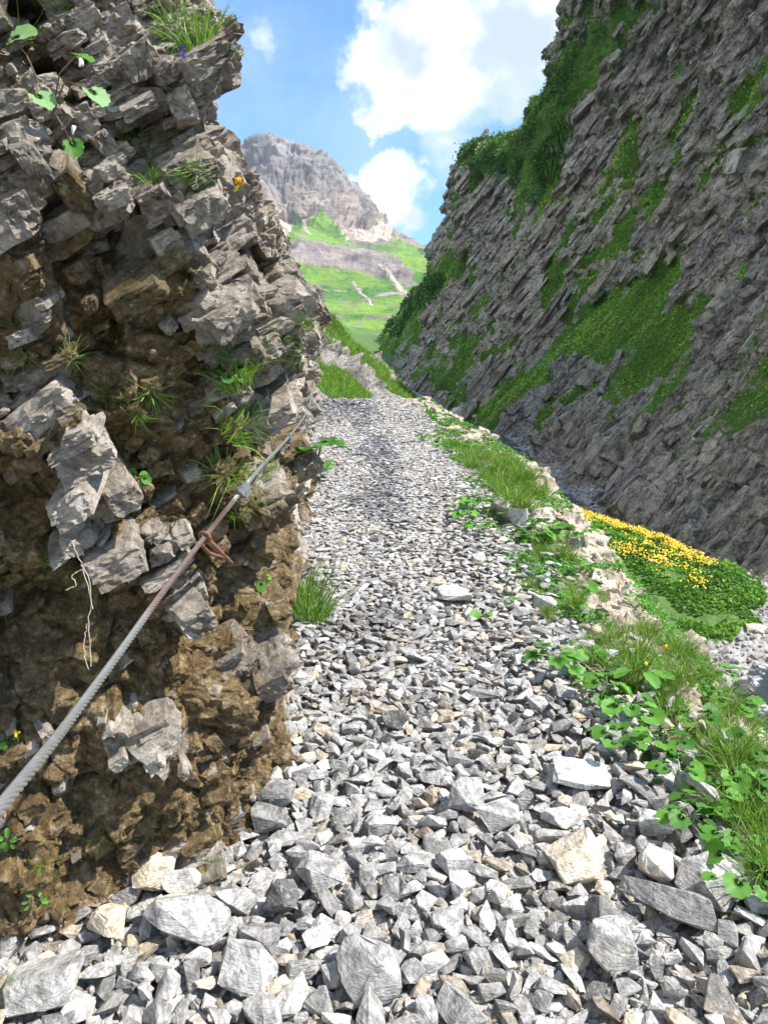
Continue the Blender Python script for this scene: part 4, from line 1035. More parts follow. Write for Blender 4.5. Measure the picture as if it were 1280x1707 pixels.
def cat_mesh(parts):
    Vs, Fs, o = [], [], 0
    for V, F in parts: Vs.append(V); Fs.append(np.asarray(F)+o); o += len(V)
    return np.concatenate(Vs), np.concatenate(Fs)
def frame_from(dirn, nrm):
    x = unit(np.asarray(dirn, float)); z = np.asarray(nrm, float); z = unit(z-x*(z@x)); return np.stack([x, np.cross(z, x), z], -1)
def leafy_parts(seed, nl=7, size=.04, h=.07, spread=.09, shape=None, dirn=(0, 0, 1)):
    rg = np.random.default_rng(seed); shape = shape or LEAF; LV, ST_ = [], []; tint = []
    dn = unit(np.array(dirn, float))
    for i in range(nl):
        a = i*2.4+rg.uniform(-.4, .4); q = spread*rg.uniform(.35, 1.0); s_ = size*rg.uniform(.6, 1.15)
        tip = np.array([math.cos(a)*q, math.sin(a)*q, 0])+dn*h*rg.uniform(.5, 1.1)
        mid = tip*.45+dn*h*.35
        ST_.append(tube([(0, 0, -.02), mid*.6, mid, tip*.85+mid*.15, tip], s_*.045, 4))
        o = frame_from((math.cos(a), math.sin(a), rg.uniform(-.5, .15)), np.array([rg.normal(0, .25), rg.normal(0, .25)-.15, 1.0]))
        LV.append(((shape[0]*s_)@o.T+tip, shape[1])); tint += [rg.random()]*len(shape[0])
    return cat_mesh(LV), cat_mesh(ST_), np.array(tint)
def child(name, VF, mat, parent, tint=None, smooth=False):
    V, F = VF; return mk(name, V, F, mat, parent=parent, attrs=dict(tint=tint) if tint is not None else None, smooth=smooth)

# grass tufts: a handful of shapes, copied
TUFTS = []
def place_tuft(kind, p, scale, yaw, label, group, tilt=None):
    if kind[1] is None:
        V, F, tt = kind[0]; o = mk("grass_tuft", V, F, kind[2], attrs=dict(tint=tt)); kind[1] = o
    else:
        o = kind[1].copy(); COL.objects.link(o)
        for k_ in ('label', 'group', 'category'):
            if k_ in o: del o[k_]
    o.location = p; o.scale = (scale,)*3
    o.rotation_euler = Euler((0, 0, yaw)) if tilt is None else (Vector((0, 0, 1)).rotation_difference(Vector(tilt)) @ Euler((0, 0, yaw)).to_quaternion()).to_euler()
    tag(o, label, "grass", group)
    return o
TK = [[tuft_mesh(40+i, 60+8*i, .22, .05, .5, .5), None, M['blade']] for i in range(7)]
TD = [[tuft_mesh(60+i, 40, .22, .04, .7, .6, .003), None, M['straw']] for i in range(3)]
LONG = [[tuft_mesh(70+i, 34, .26, .02, .9, 1.0, .004), None, M['blade']] for i in range(4)]
rg = np.random.default_rng(21)
def in_region(poly, n):
    xs = [p[0] for p in poly]; ys = [p[1] for p in poly]; out = []
    while len(out) < n:
        q = (rg.uniform(min(xs), max(xs)), rg.uniform(min(ys), max(ys)))
        if inpoly(np.array([q[0]]), np.array([q[1]]), poly)[0]: out.append(q)
    return out
REG = [  # polygon on the outer edge, count, scale, label
 ([(745, 735), (800, 745), (870, 775), (908, 825), (880, 850), (830, 815), (780, 780)], 80, 1.25, "bright green grass tuft on the path edge beyond the white edge boulder", "grass tufts on the far outer edge"),
 ([(700, 700), (760, 720), (800, 745), (760, 760), (715, 725)], 10, .6, "small grass tuft on the path edge near the bend", "small tufts near the bend"),
 ([(860, 875), (935, 880), (950, 935), (880, 930)], 16, .85, "grass tuft on the outer edge just below the white edge boulder", "tufts below the white edge boulder"),
 ([(870, 950), (1000, 960), (1010, 1030), (930, 1050), (880, 1000)], 34, .65, "short grass tuft in the stony strip near the flat pale stone", "short tufts in the stony strip"),
 ([(960, 1040), (1090, 1050), (1140, 1130), (1120, 1180), (1000, 1130)], 34, .95, "tall green grass tuft against the cream rock rib", "tall tufts against the rock rib"),
 ([(1040, 1010), (1110, 1050), (1150, 1080), (1260, 1190), (1270, 1230), (1170, 1170)], 44, .8, "grass tuft on the drop side of the cream rock rib", "tufts beyond the rock rib"),
 ([(1110, 1180), (1280, 1230), (1285, 1460), (1230, 1440), (1190, 1310), (1120, 1230)], 74, .85, "long grass tuft in the green corner right of the path", "long tufts in the lower right corner")]
for poly, n, s_, lab, grp in REG:
    for (a, b) in in_region(poly, n):
        p, nn, ob = hit(a, b+6)
        if p is None or ob.name.split('.')[0] not in ("ground", "gravel", "stone", "boulder"): continue
        kind = TD[rg.integers(3)] if rg.random() < .12 else TK[rg.integers(7)]
        dry = any(kind is k_ for k_ in TD)
        place_tuft(kind, p, s_*rg.uniform(.6, 1.15)*(1.0 if p.y < 6 else 1.25), rg.uniform(0, 6.28), ("dry straw coloured " if dry else "")+lab, grp+(", dry" if dry else ""))
for (a, b, s_, lab) in [(487, 1010, 2.1, "big bright grass tussock at the wall foot halfway along the path"), (484, 985, 1.8, "upper part tussock growing above the big tussock at the wall foot"), (508, 1020, 1.2, "small tussock right of the big tussock at the wall foot")]:
    p = Vector(on_ground(a+20, b+22))
    V, F, tt = tuft_mesh(int(a), 130, .24, .05, .30, .3, .004)
    mk("grass_tussock", V*s_, F, M['blade'], attrs=dict(tint=tt), loc=p, label=lab, cat="grass")
WT = [(235, 245, .55, 1, "grass tuft on the ledge above the grey block, high on the rock wall"), (250, 300, .5, 1, "hanging grass tuft beside the tan block high on the wall"), (40, 590, .5, 0, "sparse grass blades at the left rim of the wall below the hanging leaves"), (30, 545, .45, 0, "sparse grass sprig at the left rim, above the sparse blades"),
 (180, 660, .6, 0, "drooping grass tuft in the middle of the wet wall"), (255, 655, .75, 0, "longest drooping grass tuft in the middle of the wet wall"), (230, 690, .55, 0, "low drooping grass tuft in the middle of the wet wall"), (355, 590, .5, 1, "grass tuft on the wall beside the small round leaf"), (395, 640, .9, 1, "dense grass tuft on the right part of the wall above the cable"),
 (405, 610, .7, 1, "dense grass tuft above the one over the cable"), (385, 720, .9, 1, "green grass tuft touching the cable just above the clamp"), (375, 790, .9, 1, "green grass tuft hanging behind the cable clamp"), (395, 850, .9, 1, "grass tuft below the clamp beside the rusty anchor"), (410, 700, .8, 1, "grass tuft left of the second cable clamp"),
 (75, 935, .5, 0, "grass sprig with bleached roots on the lower left wall"), (140, 950, .5, 0, "grass sprig right of the bleached roots"), (110, 1030, .42, 2, "narrow blades hanging straight down the lower left wall"), (160, 1400, .35, 0, "thin grass sprig near the wall foot above the tan block"), (352, 1440, .35, 0, "thin grass sprig at the wall foot beside the slabs"),
 (70, 1445, .5, 0, "long arching blades in the bottom left of the wall"), (430, 650, .8, 1, "grass tuft on the wall edge near the second clamp"), (325, 290, .5, 1, "small tuft on the pale slope of the wall top"), (450, 790, .6, 1, "small tuft between the clamps on the wall foot side"), (15, 1640, .4, 0, "green blades in the bottom left corner"), (30, 60, .6, 2, "grass blades in the dark hollow at the top left"), (105, 20, .5, 2, "grass hanging from the top of the wall at the left"),
 (330, 75, .7, 1, "grass growing on the jutting top block against the sky"), (350, 60, .6, 1, "grass at the outer corner of the jutting top block"), (300, 60, .7, 1, "grass on the top block left of the blue flowers"), (495, 590, 0.5, 1, "grass tuft at the far end of the wall"), (505, 540, 0.4, 1, "mossy tuft on the far top of the wall"), (470, 560, 0.45, 1, "tuft on the far part of the wall below its top"), (120, 600, .4, 0, "faint grass sprig between pale blocks on the wall")]
for (a, b, s_, k_, lab) in WT:
    p, nn, ob = hit(a, b)
    if p is None: continue
    nn = Vector(nn); v = (nn*.8+Vector((.1, -.2, .55 if k_ == 1 else .1 if k_ == 0 else -.9))).normalized()
    dscale = s_*max(.55, min(2.2, p.length/2.2))
    place_tuft((TK if k_ == 1 else LONG)[rg.integers(4)], p, dscale*.72, rg.uniform(0, 6.28), lab, None, tilt=v)

# broad-leaved plants
def plant(a, b, nl, size, h, spread, label, shape=None, mat='leaf', group=None, seed=None, tilt=None, cat="plant"):
    p, nn, ob = hit(a, b)
    if p is None: return
    if a < 100: size, h, spread = size*.5, h*.5, spread*.5
    e = empty("leafy_plant", p, label, cat, group)
    L, S, tt = leafy_parts(seed or int(a*7+b), nl, size, h, spread, shape)
    child("leaves", L, M[mat], e, tt, True); child("stalks", S, M['gstalk'], e)
    if tilt is not None: e.rotation_euler = Vector((0, 0, 1)).rotation_difference(Vector(tilt)).to_euler()
    else: e.rotation_euler = (0, 0, rg.uniform(0, 6.28))
PL = [(800, 1030, 3, .036, "small dark green plant alone in the rubble, below the flat pale stone", 1), (925, 1112, 7, .06, "broad leaved plant heading the row along the rubble, left end", 2), (975, 1122, 8, .065, "broad leaved plant below the tall grass at the rock rib", 2), (1010, 1160, 7, .055, "coltsfoot at the rubble rim under the left end plants", 0), (1050, 1190, 8, .055, "coltsfoot in the middle of the green row, above the white slab", 0),
 (1035, 1248, 6, .05, "coltsfoot lying furthest into the rubble above the white slab", 0), (1100, 1250, 7, .05, "coltsfoot right above the bright white slab's far end", 0), (1095, 1195, 7, .05, "coltsfoot touching the long grass of the lower right", 0), (1160, 1215, 8, .055, "lush coltsfoot at the inner side of the green corner", 0), (1180, 1345, 7, .045, "coltsfoot beside the broad grey slab, upper one", 0),
 (1150, 1375, 5, .04, "coltsfoot with few leaves in the rubble beside the broad grey slab", 0), (1215, 1310, 7, .05, "coltsfoot half in the long grass at right", 0), (1245, 1480, 6, .05, "coltsfoot at the right frame edge, lowest of all", 0), (1225, 1400, 5, .04, "coltsfoot just above the lowest one at the right edge", 0), (1130, 1300, 5, .04, "coltsfoot sprig in stones right of the white slab", 0),
 (790, 845, 8, .07, "leafy plant left of the white edge boulder", 0), (835, 862, 6, .065, "leafy plant in front of the white edge boulder", 0), (770, 862, 6, .06, "leafy plant at the rubble rim left of the edge boulder", 0), (800, 885, 6, .06, "leafy plant below the ones left of the edge boulder", 0), (895, 905, 9, .085, "lush dark leafy clump right below the white edge boulder", 2), (920, 890, 8, .08, "lush leafy clump behind the dark clump", 2),
 (860, 905, 6, .06, "leafy plant left of the dark clump", 0), (890, 985, 7, .045, "leafy weed in the stony strip, upper", 1), (925, 1000, 7, .045, "leafy weed in the stony strip, right", 1), (870, 1010, 5, .04, "leafy weed in the stony strip, left", 1), (940, 960, 7, .05, "leafy weed near the pale block", 1), (705, 735, 5, .06, "small plant by the far rim of the rubble", 0), (745, 752, 6, .07, "plant at the far rim near the grass", 0), (720, 740, 5, .06, "plant between the two far rim plants", 0),
 (1060, 1130, 7, .045, "leafy weed inside the tall grass", 1), (1190, 1130, 7, .05, "leafy weed beyond the rock rib", 0), (1215, 1185, 7, .05, "leafy weed beyond the rock rib, lower", 0), (1250, 1260, 7, .045, "leafy weed in the right corner grass, upper", 0), (1262, 1340, 7, .045, "leafy weed in the right corner grass, middle", 0), (960, 900, 6, .06, "leafy weed on the edge beside the flower bank", 0), (970, 985, 5, .045, "leafy weed behind the stony strip", 1)]
for (a, b, nl, sz, lab, k_) in PL:
    plant(a, b, nl+2, sz*.78, sz*1.3, sz*1.9, lab, [LEAF, LEAF_N, LEAF_L][k_])
plant(532, 800, 9, .085, .20, .19, "lobed leafy plant at the foot of the wall far along the path", LEAF_L)
plant(525, 790, 8, .08, .24, .15, "upper lobed leaves against the wall far along the path", LEAF_L)
plant(385, 625, 4, .022, .03, .03, "small round leaved plant on the wall above the cable", LEAF_R, tilt=(.5, -.7, .5))
plant(228, 800, 4, .014, .02, .02, "tiny bright green seedling in the middle of the wet wall", LEAF_R, tilt=(.4, -.8, .4))
plant(430, 968, 4, .02, .03, .03, "tiny two leaved seedling on the wall below the anchor", LEAF_R, tilt=(.5, -.7, .4))
plant(12, 1400, 8, .012, .04, .04, "fine leaved weed at the left edge low on the wall", LEAF_N, tilt=(.5, -.8, .4))
plant(60, 1500, 9, .010, .04, .05, "fine leaved weed hanging above the bottom left boulder", LEAF_N, tilt=(.4, -.8, .5))
plant(15, 1235, 8, .014, .04, .05, "mossy weed with a yellow flower at the left edge", LEAF_N, tilt=(.5, -.8, .3))

# low weeds between the rubble and the rib
def ground_cover():
    n = 5200; y = np.exp(rg.uniform(math.log(1.5), math.log(17), n*3)); xr, xe = XR(y), XE(y)
    x = xr+.02+(xe-xr+.35)*rg.random(len(y)); P_ = np.stack([x, y, near_surface(x, y)], -1)
    k_ = fbm(P_/.35, 4, 77)+.12-.6*(rg.random(len(y)) < .1); P_ = P_[k_ > .05][:n]; n = len(P_)
    K = 5; c = np.repeat(P_, K, 0)+rg.normal(0, .022, (n*K, 3))*[1, 1, .4]; c[:, 2] += .03
    s_ = rg.uniform(.010, .022, n*K)*np.repeat(np.interp(P_[:, 1], [1.5, 6, 15], [.9, 1.1, 2]), K)
    rt_ = rots(rg.uniform(0, 6.28, n*K), np.abs(rg.normal(0, .5, n*K)), rg.uniform(0, 6.28, n*K))
    shp = (np.array([(-.2, 0, 0), (.6, -.55, .12), (1.3, -.3, .1), (1.7, 0, -.1), (1.3, .3, .1), (.6, .55, .12)]), np.array([(0, 1, 5), (1, 2, 4), (1, 4, 5), (2, 3, 4)]))
    V, F, A = instance([shp], np.zeros(n*K, int), c, rt_, np.stack([s_]*3, -1), dict(tint=rg.random(n*K)))
    mk("ground_cover", V, F, M['leaf'], attrs=A, kind='stuff', label="low green weeds creeping over the outer edge of the path", cat="weeds")
ground_cover()

# foliage far away: many small leaf faces through a volume
TRI = (np.array([(-.5, -.35, 0), (.6, -.15, .1), (.1, .6, -.05)]), np.array([(0, 1, 2)]))
def scatter_leaves(name, P_, Nrm, size, height, mat, label, catg, tintf=None):
    n = len(P_); c = P_+Nrm*(rg.random(n)*height)[:, None]+np.array([0, 0, 1])*(rg.random(n)*height*.5)[:, None]
    rt_ = rots(rg.uniform(0, 6.28, n), rg.uniform(0, 1.3, n), rg.uniform(0, 6.28, n))
    tt = rg.random(n) if tintf is None else np.clip(tintf+rg.uniform(-.3, .3, n), 0, 1)
    V, F, A = instance([TRI], np.zeros(n, int), c, rt_, np.stack([size]*3, -1), dict(tint=tt))
    return mk(name, V, F, M[mat], attrs=A, kind='stuff', label=label, cat=catg)
def pick(Pg, w, n):
    cell = np.linalg.norm(np.gradient(Pg, axis=0), axis=-1)*np.linalg.norm(np.gradient(Pg, axis=1), axis=-1)
    w = (w*cell).ravel(); return rg.choice(len(w), n, p=w/w.sum())
_d = np.linalg.norm(CLP-np.array([0, 0, EYE]), axis=-1)
vis = (CLX > 590) & (CLX < 1330) & (CLY > -60) & (CLY < 1000)
shr = np.zeros(_d.shape); wob = nz(CLP, 9, 4, 201)*30
for poly, w_ in [([(800, 280), (850, 250), (900, 205)], 20), ([(860, 280), (905, 235), (950, 140), (1000, 70)], 34), ([(955, 150), (1010, 90), (1040, 20)], 18), ([(895, 330), (912, 280)], 20), ([(762, 268), (790, 236), (870, 184)], 9), ([(650, 545), (690, 500), (725, 470)], 14)]:
    shr = np.maximum(shr, 1-sst(segdist(CLX+wob, CLY+wob*.6, poly), w_*.6, w_*1.2))
w = vis*np.clip(CLG-.3+.35*nz(CLP, 2.5, 4, 207), 0, 1)*(1-shr)/_d**1.6; ix = pick(CLP, w, 170000)
scatter_leaves("herbage", CLP.reshape(-1, 3)[ix], CLN.reshape(-1, 3)[ix], .0024*_d.ravel()[ix]*rg.uniform(.6, 1.5, len(ix)), .22, 'slope', "leafy green herbs growing in diagonal strips on the cliff fans", "herbs", np.clip(.5+nz(CLP.reshape(-1, 3)[ix], 5, 3, 9)*1.2, 0, 1))
shr = shr*sst(nz(CLP, 7, 4, 209), -.25, .12); w = vis*shr/_d**1.5; ix = pick(CLP, w, 190000); _q = CLP.reshape(-1, 3)[ix]
hh = np.clip(.9+2.6*nz(_q, 5, 3, 205), .1, 2.4)
scatter_leaves("shrubbery", _q, CLN.reshape(-1, 3)[ix], .0021*_d.ravel()[ix]*rg.uniform(.6, 1.6, len(ix)), hh, 'shrub', "dark dwarf shrubs covering the upper ledges of the cliff", "shrubs")
# tall meadow grass on the spur
sx, sy, sdp = proj(SPP); w = (SPG > .5)*(sx > 490)*(sx < 740)*(sy < 720)/sdp**1.7; ix = pick(SPP, w, 26000); b_ = SPP.reshape(-1, 3)[ix]; dd_ = sdp.ravel()[ix]
V, F, k_ = blades(b_-np.array([0, 0, .05]), unit(np.array([0, 0, 1.0])+rg.normal(0, .25, (len(b_), 3))), rg.uniform(.18, .48, len(b_))*np.clip(dd_/30, .8, 1.6), .0011*dd_*rg.uniform(.6, 1.3, len(b_)), np.full(len(b_), .3), rg, 2)
mk("meadow_grass", V, F, M['blade'], attrs=dict(tint=np.repeat(np.clip(.55+rg.normal(0, .2, len(b_)), 0, 1), k_)), kind='stuff', label="bright meadow grass on the spur beyond the bend of the path", cat="grass")
# flower bank
gx, gy, gd = proj(GORGE); bm_ = (BANKM*(nz(GORGE, .7, 4, 35) > -.22)).astype(float); gn = np.zeros_like(GORGE); gn[..., 2] = 1
ix = pick(GORGE, bm_/gd**1.3, 60000); q_ = GORGE.reshape(-1, 3)[ix]
scatter_leaves("bank_herbs", q_, gn.reshape(-1, 3)[ix], .0034*gd.ravel()[ix]*rg.uniform(.5, 1.6, len(ix)), np.clip(.08+.25*nz(q_, .8, 3, 33), .01, .35), 'bank', "dense green herbs covering the bank above the stream", "herbs", np.clip(.45+nz(q_, 1.5, 3, 9)*1.3, 0, 1))
fl = 1-sst(segdist(gx+10*nz(GORGE, 1, 2, 5), gy, [(915, 842), (1000, 872), (1100, 905), (1180, 940)]), 6, 22)
fl = np.maximum(fl, .65*(1-sst(segdist(gx, gy+8*nz(GORGE, 1, 2, 6), [(1040, 900), (1120, 935), (1160, 960)]), 10, 42)))
ix = pick(GORGE, bm_*fl*np.clip(.1+2.4*nz(GORGE, .8, 4, 19), .01, 1)/gd, 5200); q_ = GORGE.reshape(-1, 3)[ix]+np.stack([rg.normal(0, .03, 5200), rg.normal(0, .03, 5200), rg.uniform(.10, .38, 5200)], -1)
th = np.arange(7)*2*math.pi/7; disc = (np.concatenate([[(0, 0, .25)], np.stack([np.cos(th), np.sin(th), 0*th], -1)]), np.array([(0, 1+i, 1+(i+1) % 7) for i in range(7)]))
rt_ = rots(rg.uniform(0, 6.28, 5200), rg.uniform(.2, 1.2, 5200), rg.normal(-.2, .7, 5200))
V, F, A = instance([disc], np.zeros(5200, int), q_, rt_, np.stack([rg.uniform(.018, .034, 5200)]*3, -1), dict(tint=rg.random(5200)))
mk("flower_carpet", V, F, M['yellow'], kind='stuff', label="yellow flowers massed along the top of the green bank", cat="flowers")

# stones of the stream bed
w = ((gx > 860) & (gx < 1330) & (gy > 640) & (gy < 1260) & (GORGE[..., 1] > 12) & ~BANKM)/gd**1.5
ix = pick(GORGE, w, 9000); q_ = GORGE.reshape(-1, 3)[ix]; n = len(ix); rr = (.03+.10*rg.random(n)**3)*np.interp(q_[:, 1], [14, 60], [1, 2.2])
V, F, A = instance(SH_LO, rg.integers(0, 24, n), q_+np.array([0, 0, .02]), rots(rg.uniform(0, 6.28, n), rg.normal(0, .25, n), rg.uniform(0, 6.28, n)), np.stack([rr, rr*.8, rr*.55], -1), dict(tint=rg.beta(2, 2.6, n), hue=rg.random(n), wet=(rg.random(n) < .2)*1.0))
mk("stream_gravel", V, F, M['stone'], attrs=A, kind='stuff', label="grey gravel and cobbles covering the stream bed in the gorge", cat="gravel")
for i, (a, b, L, tt, hu, lab) in enumerate([(1257, 1052, 32, 1.0, .97, "tan boulder on the scree at the right edge, by the flower bank"), (1232, 1155, 56, .05, .3, "dark wet boulder beside the white water of the stream"), (1085, 938, 16, .8, .9, "pale boulder among the yellow flowers"), (545 + 595, 1015, 14, .85, .6, "pale stone in the lower bank herbs"), (1000, 905, 14, .6, .5, "grey stone above the bank herbs"), (1105, 935, 18, .7, .3, "flat pale boulder on the stream side of the flowers"),
        (762, 690, 26, .95, .4, "pale flat boulder in the gorge beyond the path edge"), (792, 697, 14, .95, .4, "white boulder right of the pale flat one in the gorge"), (1020, 872, 18, .7, .5, "rounded boulder in the gravel at the cliff foot"), (1110, 905, 22, .7, .5, "rounded boulder in front of the dark cliff foot"), (676, 640, 10, 1.1, .4, "white boulder far up the stream"), (1215, 1195, 16, .15, .3, "small dark boulder at the water's edge"), (955, 905, 20, .35, .6, "brownish boulder on the lip of the flower bank")]):
    p, nn, ob = hit(a, b)
    if p is None: continue
    k_ = float(proj(np.array(p))[2])/FPX; V, F = rock_shape(1200+i, 16, 3.2, .06, .02)
    mk("boulder", V*np.array([L*k_*.5, L*k_*.42, L*k_*.34]), F, M['stone'], attrs=dict(tint=np.full(len(V), tt), hue=np.full(len(V), hu), wet=np.full(len(V), float(tt < .2))), loc=tuple(np.array(p)+np.array([0, 0, L*k_*.12])), label=lab, cat="boulder")

# stream
def water():
    m, t, b = new_mat("mountain_water"); c = t.coord(); foam = t.sstep(t.noise(t.mapv(c, (1, .6, 1)), 2.2, 7, .7), .54, .68)
    t.set(b.inputs['Base Color'], t.mix(foam, (0.03, 0.045, 0.045), (0.80, 0.82, 0.82))); t.set(b.inputs['Roughness'], t.mix(foam, (.06, .06, .06), (.7, .7, .7)))
    t.set(b.inputs['Normal'], t.bump(t.noise(c, 6, 6, .6), .9, .12))
    pts = np.array([[q[0], q[1]] for q in STW]); s_ = resample(pts, 700); tg = unit(np.gradient(s_, axis=0)); nr = np.stack([-tg[:, 1], tg[:, 0]], -1)
    wd = (.5+.004*s_[:, 1])*(1+.3*np.sin(np.arange(700)*.21)+.2*np.sin(np.arange(700)*.53)); cr = gorge_surface(s_[:, 0], s_[:, 1])
    rows = []
    for k in np.linspace(-1, 1, 9):
        xy = s_+nr*(wd*k)[:, None]; rows.append(np.c_[xy, cr+.15+.03*np.sin(xy[:, 1]*5+k*3)])
    Pw = np.stack(rows, 1); mk("stream", Pw.reshape(-1, 3), gridfaces(700, 9), m, smooth=True, kind='structure', label="narrow mountain stream with white water in the gorge bed")
water()

# ------------------------------------------------------------------ leaves hanging at the top left of the wall
def atd(px, py, d): return np.array([0, 0, EYE])+ray(px, py)*d
def hanging_plant():
    root = hit(88, 195)[0]; e = empty("coltsfoot", root, "coltsfoot with pale round leaves and curved stalks hanging from the hollow at the top left", "plant")
    R0 = np.array(root); Dp = float(proj(R0)[2])-.10
    LF = [((22, 66), (58, 82), 32, (1, .25), (.15, -.8, .75), 'leafpale', LEAF_R), ((60, 158), (80, 180), 26, (.8, -.6), (.0, -.55, .9), 'leafpale', LEAF), ((150, 150), (170, 168), 27, (.75, -.7), (.5, -.6, .7), 'leafpale', LEAF), ((128, 92), (150, 102), 22, (1, -.35), (.1, -.35, .95), 'leaf', LEAF), ((120, 235), (128, 222), 20, (.3, -.9), (.3, -.9, .2), 'leaf', LEAF)]
    for (s0, c0, rp, dr, nr, mt, shp) in LF:
        sp = atd(s0[0], s0[1], Dp)-R0; s_ = rp*Dp/FPX*.84; o = frame_from((dr[0], -.15, dr[1]), nr)
        V = (shp[0]*s_)@o.T+sp; mk("leaf", V, shp[1], M[mt], parent=e, attrs=dict(tint=np.full(len(V), .5)), smooth=True)
        base = atd(88, 193, Dp+.06)-R0; mid = (base+sp)/2+np.array([0, -.02, .015+.02*(rp > 25)]); V, F = tube(resample([np.zeros(3), base, mid, sp], 12), .0016, 6)
        mk("stalk", V, F, M['stalk'], parent=e, smooth=True)
    for c0 in ((135, 105), (124, 218)):
        p = atd(*c0, Dp-.02)-R0; V, F = rock_shape(c0[0], 14, 2.2, .1); mk("withered_flower", V*np.array([.007, .006, .012])+p, F, M['white'], parent=e)
hanging_plant()
def stalk_flower(px, py, dx, dy, ht, r, mat, lab, name="flower", catg="flower", back=0.0):
    p, nn, ob = hit(px, py)
    if p is None: return
    R0 = np.array(p); d = float(proj(R0)[2]); tip = atd(px+dx, py+dy, d-.03)-R0; e = empty(name, p, lab, catg)
    V, F = tube(resample([np.zeros(3), tip*.5+np.array([0.01, 0, -.01]), tip], 8), r*.12, 4); mk("stem", V, F, M['gstalk'], parent=e)
    parts = []; g = np.random.default_rng(int(px))
    for i in range(9):
        o = np.array(Euler((g.uniform(0, 6), g.uniform(0, 6), 0)).to_matrix()); parts.append(((disc[0]*np.array([r*.55, r*.35, r*.2]))@o.T+tip+g.normal(0, r*.35, 3), disc[1]))
    V, F = cat_mesh(parts); mk("flower_head", V, F, M[mat], parent=e)
for q in [(318, 70, 22, -50, .1, .007, 'maroon', "maroon flower head on a thin stem against the sky, left one of the pair"), (325, 75, 30, -52, .1, .007, 'maroon', "maroon flower head on a thin stem against the sky, right one of the pair"), (365, 95, 14, -42, .1, .008, 'maroon', "maroon flower head over the tip of the jutting top block"),
          (303, 100, 3, -20, .05, .007, 'violet', "violet blue flower on the top block, upper"), (304, 112, 2, -20, .05, .007, 'violet', "violet blue flower on the top block, lower"), (392, 318, 2, -12, .05, .02, 'yellow', "yellow flower on the pale slope of the wall top"), (20, 1240, 9, -18, .05, .009, 'yellow', "yellow flower at the left edge of the wet wall"),
          (1062, 1130, 15, -25, .05, .012, 'yellow', "yellow flower above the broad leaves by the rock rib"), (1115, 1110, -5, -30, .05, .012, 'yellow', "orange yellow flower standing in the tall rib grass")]:
    stalk_flower(*q)
def root_fibres():
    p = hit(150, 955)[0]; R0 = np.array(p); e = empty("exposed_roots", p, "bleached exposed roots dangling on the lower left wall", "roots"); d = float(proj(R0)[2])-.03
    for pts in ([(135, 940), (150, 965), (152, 1000), (148, 1040), (152, 1110)], [(140, 945), (120, 960), (128, 975), (110, 985)], [(120, 900), (140, 950), (155, 1015)], [(145, 1040), (140, 1080), (148, 1118)]):
        V, F = tube(resample([atd(a, b, d)-R0 for a, b in pts], 16)+rg.normal(0, .0012, (16, 3)), .0012, 5); mk("root", V, F, M['root'], parent=e)
root_fibres()

